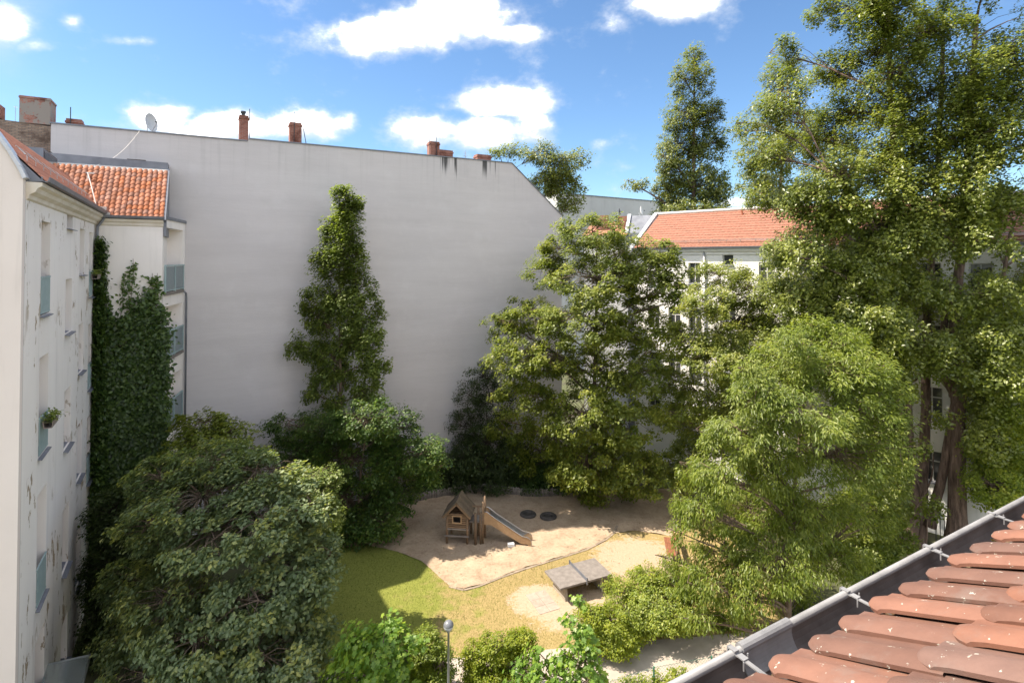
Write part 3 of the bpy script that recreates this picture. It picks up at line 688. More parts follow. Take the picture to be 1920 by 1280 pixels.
def leaf_cloud(name, pos, nrm, size, shape, mat, parent, rnd, jitter=.8, axis=None):
    n = len(pos)
    nr = nrm + RNG.normal(0, jitter * .55, (n, 3)); nr /= np.linalg.norm(nr, axis=1, keepdims=True) + 1e-9
    ax = RNG.normal(0, 1, (n, 3)) if axis is None else axis + RNG.normal(0, .35, (n, 3))
    ax -= nr * np.sum(ax * nr, 1, keepdims=True); ax /= np.linalg.norm(ax, axis=1, keepdims=True) + 1e-9
    sd_ = np.cross(nr, ax)
    T, FC = TEMPL[shape]; k = len(T)
    sz = (size * RNG.uniform(.5, 1.4, n))[:, None, None]
    V = pos[:, None, :] + sz * (ax[:, None, :] * T[None, :, 0:1] + sd_[:, None, :] * T[None, :, 1:2] + nr[:, None, :] * T[None, :, 2:3])
    me = bpy.data.meshes.new(name)
    me.vertices.add(n * k); me.vertices.foreach_set('co', V.reshape(-1).astype(np.float32))
    tot = sum(len(f) for f in FC); base = np.concatenate([np.array(f) for f in FC])
    loops = (base[None, :] + (np.arange(n) * k)[:, None]).reshape(-1).astype(np.int32)
    lens = np.tile(np.array([len(f) for f in FC]), n); starts = np.concatenate([[0], np.cumsum(lens)[:-1]]).astype(np.int32)
    me.loops.add(n * tot); me.loops.foreach_set('vertex_index', loops)
    me.polygons.add(n * len(FC)); me.polygons.foreach_set('loop_start', starts)
    me.update(calc_edges=True)
    a = me.attributes.new('rnd', 'FLOAT', 'POINT'); a.data.foreach_set('value', np.repeat(np.clip(rnd, 0, 1), k).astype(np.float32))
    return link(name, me, mat, parent)

FW = lambda p, m=.25: ((p[:, :2] - W0) @ (-WN)) > m          # in front of the firewall
LH = lambda p, m=.25: ((p[:, :2] - LA) @ (-LN)) > m          # in front of the left house
NW0 = np.array([10.0, 43.27]); NU = np.array([.743, -.669]) / np.linalg.norm([.743, -.669]); NN = np.array([-NU[1], NU[0]])
NW = lambda p, m=.3: ((p[:, :2] - NW0) @ (-NN)) > m           # in front of the white house
FGA = np.array([.674, 1.675]); FGU = np.array([-.871, -.491]); FGN = np.array([.491, -.871])
FG = lambda p, m=.4: ((p[:, :2] - FGA) @ (-FGN)) > m          # outside our own eaves

def bez(a, b, c, n):
    t = np.linspace(0, 1, n)[:, None]
    return (1 - t) ** 2 * a + 2 * t * (1 - t) * b + t * t * c

def plant(name, label, cat, base, lobes, leafmat, shape='oval', leaf=.13, clusters=300, per=90, rc=.5, flat=.55, trunk_r=.2, stems=None,
          barkmat='bark', keep=(), shell=.5, droop=0.0, up=.9, group=None, wood='trunk', twigs=True, topfrac=.85, trunk_top=None, colshift=0.0, axis_out=False, limbs=True, jitter=.62, dens=1.9, grow=1.12):
    clusters = int(clusters * dens); base = np.array([base[0], base[1], 0.0])
    root = empty(name, tuple(base)); tag(root, label, cat, group)
    LB = []
    for q in lobes:
        px, py, rx, ry, d = q[:5]; dr = q[5] if len(q) > 5 else 1.0
        c = D(px, py, d); a = rx * grow * d / F; e = ry * grow * d / F
        LB.append((c, np.array([a, a * dr, e])))
    wts = np.array([np.prod(r) ** .72 for _, r in LB]); wts /= wts.sum()
    cnt = np.maximum(2, np.round(wts * clusters)).astype(int)
    # wood
    wm = MB(); tm = MB()
    zmax = max(c[2] + r[2] * .6 for c, r in LB)
    if stems is None:
        top = max(LB, key=lambda q: q[0][2])[0] if trunk_top is None else D(*trunk_top)
        mid = (base + top) / 2 + np.array([random.uniform(-.3, .3), random.uniform(-.3, .3), 0])
        path = bez(base + np.array([0, 0, -.1]), np.array([mid[0] * .3 + base[0] * .7, mid[1] * .3 + base[1] * .7, mid[2]]), top, 12)
        stem_paths = [(path, trunk_r, trunk_r * .12)]
    else:
        stem_paths = []
        for (pts, r0, r1) in stems:
            P = np.array([D(*p) for p in pts]); 
            t = np.linspace(0, len(P) - 1, len(P) * 4); idx = np.clip(t.astype(int), 0, len(P) - 2); fr = (t - idx)[:, None]
            P0 = P[np.clip(idx - 1, 0, None)]; P1 = P[idx]; P2 = P[idx + 1]; P3 = P[np.clip(idx + 2, None, len(P) - 1)]
            C = .5 * (2 * P1 + (P2 - P0) * fr + (2 * P0 - 5 * P1 + 4 * P2 - P3) * fr ** 2 + (3 * P1 - P0 - 3 * P2 + P3) * fr ** 3)
            stem_paths.append((C, r0, r1))
    for (path, r0, r1) in stem_paths:
        k = len(path); t = np.linspace(0, 1, k); rr = r0 + (r1 - r0) * t ** .8
        rr[0] *= 1.3; 
        if k > 1: rr[1] *= 1.12
        wm.tube(list(path + RNG.normal(0, .02, path.shape) * (t[:, None] > 0)), list(rr), 10 if r0 > .15 else 6)
    allp = np.concatenate([p for p, _, _ in stem_paths]); allr = np.concatenate([r0 + (r1 - r0) * np.linspace(0, 1, len(p)) ** .8 for p, r0, r1 in stem_paths])
    PP, NNm, RD, AXS = [], [], [], []
    ctrue = np.mean([c for c, _ in LB], axis=0)
    for (c, r), nc in zip(LB, cnt):
        # limb towards the lobe
        hd = np.linalg.norm(allp[:, :2] - c[:2], axis=1); score = hd + np.abs(allp[:, 2] - (c[2] - .55 * hd)) * .8 + (allp[:, 2] > c[2]) * 3
        j = int(np.argmin(score)); a = allp[j]
        ln = np.linalg.norm(c - a)
        midp = (a + c) / 2 + np.array([0, 0, .12 * ln]) + RNG.normal(0, .06 * ln, 3)
        limb = bez(a, midp, c + (c - a) * .15, 9)
        if limbs and ln > .3:
            lr = min(allr[j] * .6, .025 + .017 * ln)
            wm.tube(list(limb + RNG.normal(0, .02 * min(1, ln), limb.shape)), list(lr * (1 - .8 * np.linspace(0, 1, 9))), 6, cap=False)
        for _ in range(nc):
            v = RNG.normal(0, 1, 3); v /= np.linalg.norm(v)
            rad = (shell + (1 - shell) * RNG.random() ** .6)
            cc = c + v * r * rad
            if cc[2] < .25: cc[2] = RNG.uniform(.2, .5)
            if any(not f(cc[None, :])[0] for f in keep): continue
            if twigs:
                s = limb[int(RNG.integers(3, 9))]; e = cc
                tm.tube([s, (s + e) / 2 + np.array([0, 0, .08 * np.linalg.norm(e - s)]) + RNG.normal(0, .05, 3), e], [.022, .014, .006], 3, cap=False)
            k = max(6, int(per * RNG.uniform(.6, 1.4))); R_ = rc * RNG.uniform(.7, 1.35)
            q = RNG.normal(0, 1, (k, 3)); q /= np.linalg.norm(q, axis=1, keepdims=True); q *= (RNG.random(k) ** .45)[:, None]
            q[:, 2] = q[:, 2] * flat
            hd2 = np.linalg.norm(q[:, :2], axis=1); q[:, 2] -= droop * hd2 ** 2
            pos = cc + q * R_
            outw = (cc - ctrue) / (np.linalg.norm(cc - ctrue) + 1e-6)
            nrm = np.array([-.62 * up, -.08, .95 * up]) + outw * .35 + q * .4
            PP.append(pos); NNm.append(nrm); RD.append(.35 * RNG.random() + .55 * RNG.random(k) + .1 * (q[:, 2] / max(flat, .1)) + colshift)
            if axis_out: AXS.append(np.tile(outw * .5 + np.array([0, 0, -.9]), (k, 1)) + q * .8)
    pos = np.concatenate(PP); nrm = np.concatenate(NNm); rnd = np.concatenate(RD)
    ok = pos[:, 2] > .05
    for f in keep: ok &= f(pos, .05)
    axs = np.concatenate(AXS)[ok] if axis_out else None
    loc = base
    wm.v = [tuple(np.array(p) - loc) for p in wm.v]; wm.build(wood, M[barkmat], root, smooth=True)
    if twigs and tm.v:
        tm.v = [tuple(np.array(p) - loc) for p in tm.v]; tag(tm.build('twigs', M[barkmat], root, smooth=True), kind='stuff')
    lo = leaf_cloud('crown', pos[ok] - loc, nrm[ok], leaf, shape, leafmat, root, rnd[ok], jitter, axs); tag(lo, kind='stuff')
    return root

left_house()

# ------------------------------------------------------------------ side wing with the orange roof
WB = LA + LU * LLEN; 
wing_len = 2.68
def wing():
    wb = empty('side_wing', (WB[0], WB[1], 0), math.atan2(WV[1], WV[0]))
    tag(wb, 'narrow white side wing with orange tiled roof and teal balconies beside the firewall', 'building')
    MB().box(.01, wing_len, .0, 3.6, -.3, 17.2).build('wall', M['plaster_wing'], wb)
    # loggia side: runs back from the front corner to the firewall
    E1 = W0 + WV * (-16.1) + WN * (-.02)
    e = np.array([(E1 - WB) @ WV, (E1 - WB) @ WN]); c0 = np.array([wing_len + .01, .01]); dv = (e - c0); ll = np.linalg.norm(dv); dv /= ll; nv = np.array([-dv[1], dv[0]])
    xf = lambda x, y, z: (c0[0] + dv[0] * x + nv[0] * y, c0[1] + dv[1] * x + nv[1] * y, z)
    ops = [(.15, 3.35, zb, zt) for zb, zt in ((13.72, 16.95), (10.42, 13.0), (6.85, 9.4), (3.2, 5.8))]
    me = facade_mesh('loggia_wall', ll, -.3, 17.35, ops, 1.0)
    for v in me.vertices: v.co = Vector(xf(*v.co))
    link('loggia_wall', me, M['plaster_wing'], wb)
    MB().box(0.05, ll - .02, 1.0, 1.1, 0, 17.3, xf).build('loggia_back', M['plaster_wing'], wb)
    MB().box(-.05, ll, -.06, 1.05, 17.352, 17.5, xf).build('loggia_roof', M['zinc'], wb)
    for (a, b2, c, d) in ops:
        MB().box(a - .05, b2, -.1, .98, c - .14, c - .004, xf).build('balcony_slab', M['concrete'], wb)
        r = MB()
        for x in (a, (a + b2) / 2, b2 - .08): r.box(x, x + .08, -.09, -.02, c - .12, c + 1.3, xf)
        r.box(a, b2, -.1, -.01, c + 1.3, c + 1.37, xf); r.box(a, b2, -.09, -.02, c + .06, c + .12, xf)
        ro = r.build('balcony_railing', M['teal'], wb)
        for x0, x1 in ((a + .1, (a + b2) / 2 - .02), ((a + b2) / 2 + .1, b2 - .1)): MB().box(x0, x1, -.06, -.04, c + .14, c + 1.28, xf).build('panel', M['teal_glass'], ro)
    dp = MB().tube([xf(3.3, -.1, 13.6), xf(3.5, -.14, 13.5), xf(3.58, -.14, 13.2), xf(3.58, -.14, .1)], .05, 8); dp.build('downpipe', M['zinc'], wb, smooth=True)
    # cornice, gutter
    MB().prism([(0, 16.95), (-.05, 17.0), (-.06, 17.1), (-.14, 17.18), (-.16, 17.28), (0, 17.28)], -.02, wing_len + .02).build('cornice', M['cornice'], wb)
    MB().prism([(-.32, 17.44), (-.29, 17.33), (-.22, 17.30), (-.15, 17.33), (-.13, 17.44), (-.15, 17.44), (-.22, 17.33), (-.30, 17.44)], -.1, wing_len + .06).build('gutter', M['zinc'], wb)
    RS = 1.0; RY = 2.5
    rf = MB(); rf.add([(-.1, -.2, 17.3), (wing_len, -.2, 17.3), (wing_len, RY, 17.3 + (RY + .2)), (-2.4, RY, 17.3 + RY + .2), (-.1, RY, 17.3), (wing_len, RY, 17.3)],
                      [(0, 1, 2, 3), (0, 4, 5, 1), (1, 5, 2), (2, 5, 4, 3), (0, 3, 4)])
    ro = rf.build('roof', M['zinc'], wb)
    tw = (wing_len + .02) / 12.0; tl = .318; ang = math.atan(RS); tm = tile_mesh('tile', tw, tl + .05, .055, t=.03, nx=6); tm.materials.append(M['tile_orange'])
    for j in range(12):
        y = -.24 + j * tl * math.cos(ang); z = 17.345 + (y + .2) * RS
        for i in range(-12, 12):
            x = i * tw
            if x < -max(0, y) * .92 - .12: continue
            link('tile', tm, None, ro, (x + random.uniform(-.004, .004), y, z + random.uniform(0, .008)), (ang - .085 + random.uniform(-.01, .01), 0, random.uniform(-.01, .01)))
    # light ridge mortar, valley sheet, zinc upstand towards the firewall, verge flashing
    MB().prism([(RY - .08, 17.3 + RY + .17), (RY + .02, 17.3 + RY + .33), (RY + .14, 17.3 + RY + .30), (RY + .14, 17.3 + RY + .1)], -2.6, wing_len + .02).build('ridge_cap', M['mortar'], wb)
    up = MB().prism([(-3.6, 19.6), (wing_len + .03, 19.6), (wing_len + .03, 20.52), (.2, 20.55), (-3.6, 20.62)], RY + .15, 3.7, 'y'); up.build('zinc_upstand', M['zinc'], wb)
    MB().box(-3.0, -2.2, RY + .3, RY + .7, 20.62, 20.68).box(.9, 1.7, RY + .3, RY + .8, 20.55, 20.6).build('moss', M['bark_dark'], wb)
    vg = MB().prism([(-.3, 17.28), (RY + .1, 17.28 + RY + .4), (RY + .1, 17.28 + RY - .2), (RY + .1, 16.5), (-.05, 16.5), (-.05, 17.2)], wing_len + .02, wing_len + .12); vg.build('verge_flashing', M['zinc'], wb)
    vs = MB().tube([(-.12, -.2, 17.42), (-2.2, RY - .1, 17.3 + RY + .28)], .045, 6); vs.build('valley_flashing', M['zinc_light'], wb)
    # broken mortar block over the inner corner
    MB().box(-.02, .42, -.1, .28, 17.44, 17.84).box(-.12, .58, -.2, .1, 17.40, 17.56).build('corner_block', M['mortar'], wb)
    # antenna foot and mast stay on the roof
    MB().tube([(-.55, 1.7, 19.2), (-.55, 1.7, 19.62)], .03, 6).box(-.62, -.3, 1.66, 1.74, 19.56, 19.63).build('cable_bracket', M['cable'], wb)
    return wb
wing()

# satellite dish on the firewall and its cable
def dish(name, loc, yaw, r, mat, label, tilt=.12, mast=.5):
    t = empty(name, loc, yaw); tag(t, label, 'satellite dish')
    mb = MB(); prof = [(r * k / 8, .28 * r * (k / 8) ** 2) for k in range(9)]
    mb.lathe(prof + [(r * 1.02, .28 * r - .01)] + [(r * k / 8, .28 * r * (k / 8) ** 2 - .025) for k in range(8, -1, -1)], 26)
    me = mb.mesh('bowl', True)
    Rm = Matrix.Rotation(math.pi / 2 - tilt, 3, 'X'); off = Vector((0, -.12, mast + r * .75))
    for v in me.vertices: v.co = Rm @ Vector((v.co.x * .92, v.co.y, v.co.z)) + off
    link('bowl', me, mat, t)
    MB().tube([(0, 0, -.1), (0, 0, mast + r * .5)], .03, 8).build('mast', M['steel'], t)
    foc = Rm @ Vector((0, -.1 * r, .95 * r)) + off; low = Rm @ Vector((0, -r * .95, .25 * r)) + off
    if foc.y > off.y: foc = Rm @ Vector((0, .1 * r, .95 * r)) + off
    MB().tube([tuple(low), tuple(foc)], .015, 6).build('arm', M['steel'], t)
    MB().tube([tuple(foc), tuple(foc + Vector((0, .12, .03)))], .035, 8).build('receiver', M['dark_metal'], t)
    return t
dp_ = W0 + WV * (-17.95) + WN * .3
dish('satellite_dish', (dp_[0], dp_[1], 22.32), math.radians(85), .50, M['dish'], 'round grey satellite dish standing on the firewall edge at the left', mast=.15)
def cable_between(a, b2, sag, label, name='cable', r=.014):
    a = np.array(a, float); b2 = np.array(b2, float); t = np.linspace(0, 1, 14)[:, None]
    p = a + (b2 - a) * t - np.array([0, 0, 1.0]) * sag * 4 * t * (1 - t)
    mb = MB().tube(list(p - a), r, 5); o = mb.build(name, M['cable'], None, tuple(a)); tag(o, label, 'cable'); return o
def wl(x, y, z): return np.array([*(WB + WV * x + WN * y), z])
cable_between((dp_[0], dp_[1] - .6, 22.25), wl(-.35, 2.58, 20.12), .35, 'thin pale cable sagging from the satellite dish to the orange roof ridge')
cable_between(wl(-.55, 1.66, 19.6), wl(.12, -.25, 17.6), -.05, 'pale cable running down over the orange roof tiles', r=.02)

# ------------------------------------------------------------------ white house on the right
def white_house():
    wh = empty('white_house', (NW0[0], NW0[1], 0), math.atan2(NU[1], NU[0]))
    tag(wh, 'white house with long orange tiled roof behind the maple and poplar', 'building')
    L_ = 34.0; EV = 16.15
    ops = [(4.2, 5.1, 13.55, 15.1), (6.75, 7.5, 14.95, 15.7)]
    for zb in (10.0, 6.4, 2.8):
        for x in (.9, 2.6, 4.2): ops.append((x, x + .95, zb, zb + 1.75))
        ops.append((6.7, 7.6, zb + 1.0, zb + 2.4))
    for x in (9.2, 11.4, 13.6, 15.8, 18.0, 20.2, 22.4, 24.6, 27):
        for zb in (13.4, 9.9, 6.4, 2.8): ops.append((x, x + 1.0, zb, zb + 1.75))
    ops.append((.9, 1.85, 13.4, 15.1))
    me = facade_mesh('wall', L_, -.3, EV, ops, .24); link('wall', me, M['plaster_white'], wh)
    MB().box(.02, L_, .4, 8.0, 0, EV - .1).build('interior', M['interior'], wh)
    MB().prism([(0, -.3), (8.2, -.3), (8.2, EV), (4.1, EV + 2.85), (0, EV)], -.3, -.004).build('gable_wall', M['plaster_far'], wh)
    for q in ops: window(wh, *q, .18, bars=q[1] - q[0] > .8, sillout=.12)
    MB().prism([(0, EV - .5), (-.08, EV - .45), (-.1, EV - .3), (-.25, EV - .2), (-.3, EV - .02), (0, EV - .02)], -.3, L_).build('cornice', M['plaster_white'], wh)
    MB().prism([(-.5, EV + .12), (-.47, EV), (-.4, EV - .03), (-.33, EV), (-.3, EV + .12), (-.33, EV + .12), (-.4, EV), (-.47, EV + .12)], -.3, L_).build('gutter', M['zinc'], wh)
    for x in (5.45, 17.2): MB().tube([(x, -.12, EV - .1), (x, -.12, .1)], .07, 8).build('downpipe', M['zinc_light'], wh, smooth=True)
    RS = 2.9 / 4.4
    rf = MB().prism([(-.35, EV + .02), (4.1, EV + .02 + 4.45 * RS), (8.5, EV + .02), (8.5, EV - .05), (-.35, EV - .02)], -.25, L_); ro = rf.build('roof', M['zinc'], wh)
    ang = math.atan(RS); tw, tl = .30, .36; nrow = 15
    # tile courses: every course a corrugated strip that overlaps the one below
    tb = MB(); ncol = int(26 / tw)
    for j in range(nrow):
        y = -.42 + j * tl * math.cos(ang); z = EV + .09 + (y + .35) * RS
        for i in range(ncol):
            x = -.2 + i * tw; jz = random.uniform(0, .015); dy, dz = tl * 1.1 * math.cos(ang), tl * 1.1 * math.sin(ang) - .055
            pr = [(0, .0), (.07, .018), (.15, .022), (.2, .006), (.3, .0)]
            vs = [(x + p, y, z + h + jz) for p, h in pr] + [(x + p, y + dy, z + h + jz + dz) for p, h in pr] + [(x, y, z - .03), (x + .3, y, z - .03)]
            tb.add(vs, [(k, k + 1, 6 + k, 5 + k) for k in range(4)] + [(10, 11, 4, 3, 2, 1, 0)])
    t2 = tb.build('roof_tiles', M['tile_white_house'], ro); tag(t2, kind='stuff')
    MB().tube([(-.25, 4.1, EV + .14 + 4.45 * RS), (L_, 4.1, EV + .14 + 4.45 * RS)], .13, 8).build('ridge_cap', M['mortar'], ro)
    sg = MB()
    for yy in (.05,):
        z = EV + .1 + (yy + .35) * RS + .16
        for dz in (0, .09): sg.tube([(-.1, yy, z + dz), (26, yy, z + dz)], .018, 5)
        for k in range(27): sg.tube([(k * 1.0, yy, z - .12), (k * 1.0, yy, z + .1)], .015, 4)
    sg.build('snow_guard', M['steel'], ro)
    MB().tube([(7.0, 3.5, EV + 2.4), (6.9, 3.45, EV + 2.95)], .07, 8).build('vent_pipe', M['tile_old'], ro)
    # raised verge coping at the left end
    MB().prism([(-.5, EV - .05), (4.1, EV + .3 + 4.45 * RS), (8.4, EV), (8.4, EV - .25), (4.1, EV + .05 + 4.45 * RS), (-.5, EV - .3)], -.62, -.28).build('verge_coping', M['zinc_light'], wh)
    return wh
M['tile_white_house'] = tile_mat('clay_tile_house', (0.235, 0.07, 0.03), (0.34, 0.118, 0.054), 0.75)
white_house()

def box_house(name, label, c, yaw, L_, dep, z, mat, top='zinc'):
    t = empty(name, (c[0], c[1], 0), yaw); tag(t, label, 'building')
    MB().box(0, L_, 0, dep, -.3, z).build('wall', M[mat], t)
    MB().box(-.1, L_ + .1, -.1, dep + .1, z + .003, z + .12).build('coping', M[top], t)
    return t
a = D(1045, 400, 74); b2 = D(1252, 400, 86)
box_house('distant_house', 'pale grey blank house wall far behind between the firewall and the poplar', a[:2], math.atan2(b2[1] - a[1], b2[0] - a[0]), float(np.linalg.norm(b2[:2] - a[:2])), 12, 24.3, 'plaster_far')
def rear_house():
    a = D(1095, 430, 51.5); b2 = D(1178, 430, 50); dv = b2[:2] - a[:2]; ll = float(np.linalg.norm(dv))
    t = empty('rear_house', (a[0], a[1], 0), math.atan2(dv[1], dv[0])); tag(t, 'rear house with zinc end wall and small red brick chimneys left of the orange roof', 'building')
    MB().box(0, ll, 0, 8, -.3, 17.6).build('wall', M['plaster_far'], t)
    MB().prism([(-.3, 17.6), (4, 19.1), (8.2, 17.6)], -.1, ll).build('roof', M['tile_orange'], t)
    MB().prism([(.2, -.3), (8.2, -.3), (8.2, 17.8), (5.6, 19.45), (1.4, 19.45), (-.3, 17.75), (-.3, -.3)], ll + .004, ll + 2.6).build('zinc_end_wall', M['zinc'], t)
    MB().prism([(-.42, 17.7), (1.35, 19.5), (1.35, 19.62), (-.55, 17.75)], ll - .25, ll + .05).build('verge_coping', M['zinc_light'], t)
    for x0, x1, z in ((.9, 2.0, 19.55), (3.0, 4.0, 19.42)): MB().box(x0, x1, 1.2, 1.9, 18.2, z).build('chimney', M['brick'], t)
    p = a[:2] + dv / ll * (ll + 1.0); dish('satellite_dish', (p[0], p[1], 19.4), math.radians(65), .42, M['white_plastic'], 'small white satellite dish seen edge on above the zinc end wall', mast=.05)
    p = a[:2] + dv / ll * 3.3; dish('satellite_dish', (p[0], p[1] + .6, 19.5), math.radians(70), .32, M['dark_dish'], 'small dark satellite dish next to the little brick chimney', mast=.05)
rear_house()

# ------------------------------------------------------------------ our own eaves in the foreground
def own_roof():
    t = empty('tiled_eaves', (FGA[0], FGA[1], 0), math.atan2(FGU[1], FGU[0]))
    tag(t, 'nearby brown clay tiled roof edge with zinc gutter in the bottom right corner', 'roof')
    GZ = 14.2; PT = math.tan(math.radians(25.3)); ang = math.atan(PT)
    MB().box(-14, 2.2, .55, 8, -.3, GZ - .2).build('wall', M['plaster_wing'], t)
    MB().prism([(.10, GZ - .055), (8.2, GZ - .055 + 8.1 * PT), (8.2, GZ - .3 + 8.1 * PT), (.10, GZ - .16)], -14, 2.3).build('roof_boarding', M['tile_deck'], t)
    # gutter: half round trough with a rolled outer lip
    R_ = .07; ou = []; inn = []
    for k in range(13):
        a = math.pi + math.pi * k / 12; ou.append((R_ + R_ * math.cos(a), GZ - .01 + R_ * 1.15 * math.sin(a))); inn.append((R_ + (R_ - .004) * math.cos(a), GZ - .01 + (R_ * 1.15 - .004) * math.sin(a)))
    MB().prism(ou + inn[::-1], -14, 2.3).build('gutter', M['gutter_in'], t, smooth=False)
    sh = [( -.003 + p[0] * 0.0 + (R_ + (R_ + .003) * math.cos(math.pi + math.pi * k / 12)) - (-.003) * 0, GZ - .01 + (R_ * 1.15 + .003) * math.sin(math.pi + math.pi * k / 12)) for k, p in enumerate(ou[:13])]
    MB().prism(ou + sh[::-1], -14, 2.3).build('gutter_outside', M['gutter'], t)
    MB().tube([(-14, 0, GZ), (2.3, 0, GZ)], .0125, 12).build('gutter_lip', M['gutter'], t, smooth=True)
    # inner sleeve where two gutter lengths meet
    sl = []
    for k in range(7):
        a = math.pi + math.pi * k / 12 * .62; sl.append((R_ + (R_ - .007) * math.cos(a), GZ - .01 + (R_ * 1.15 - .007) * math.sin(a)))
    sl2 = [(p[0] + .003, p[1] + .003) for p in sl]
    MB().prism(sl + sl2[::-1], -.27, -.03).tube([(-.27, -.002, GZ + .003), (-.03, -.002, GZ + .003)], .0165, 12).build('gutter_sleeve', M['gutter'], t)
    cs = .60
    n = 900; lx = RNG.uniform(-6, 1.5, n); cl_ = .5 + .5 * np.sin(lx * 5.1) * np.sin(lx * 2.3 + 1); ok = RNG.random(n) < cl_
    pos = np.stack([lx, RNG.normal(.075, .018, n), GZ - .082 + RNG.uniform(0, .018, n)], 1)[ok]
    tag(leaf_cloud('leaf_debris', pos, np.tile([0, 0, 1.0], (len(pos), 1)), .028, 'oval', M['litter'], t, RNG.random(len(pos)), .9), kind='stuff')
    def clamp(x):
        c = MB(); c.box(x - .009, x + .009, -.015, .012, GZ + .011, GZ + .016); c.box(x - .007, x + .007, .006, .13, GZ + .003, GZ + .007)
        c.box(x - .011, x + .011, .02, .045, GZ + .0075, GZ + .011); c.tube([(x - .02, .035, GZ + .016), (x - .02, .035, GZ - .012)], .0025, 5); c.tube([(x + .018, .05, GZ + .012), (x + .018, .05, GZ - .014)], .0025, 5)
        c.box(x - .009, x + .009, -.0175, -.0140, GZ - .03, GZ + .016)
        c.build('gutter_clamp', M['gutter'], t)
    for k in range(-1, 12): clamp(.0 - k * cs)
    tw, tl = .185, .335; tm = tile_mesh('tile', tw, tl + .075, .031, t=.012, nx=10); tm.materials.append(M['tile_near'])
    for j in range(7):
        for i in range(-34, 6):
            x = i * tw + (.5 * tw if j % 2 else 0) * .0 + random.uniform(-.006, .006); y = .098 + j * tl * math.cos(ang) + random.uniform(-.012, .012); z = GZ - .02 + (y - .098) * PT + .012
            if j > 3 and (i > 2 or i < -20): continue
            link('tile', tm, None, t, (x, y, z + random.uniform(0, .006)), (ang - .05 + random.uniform(-.012, .012), random.uniform(-.012, .012), random.uniform(-.012, .012)))
M['tile_deck'] = simple('tile_deck', (0.20, 0.12, 0.09), (0.32, 0.19, 0.13), 6, 0.9, bscale=20)
own_roof()

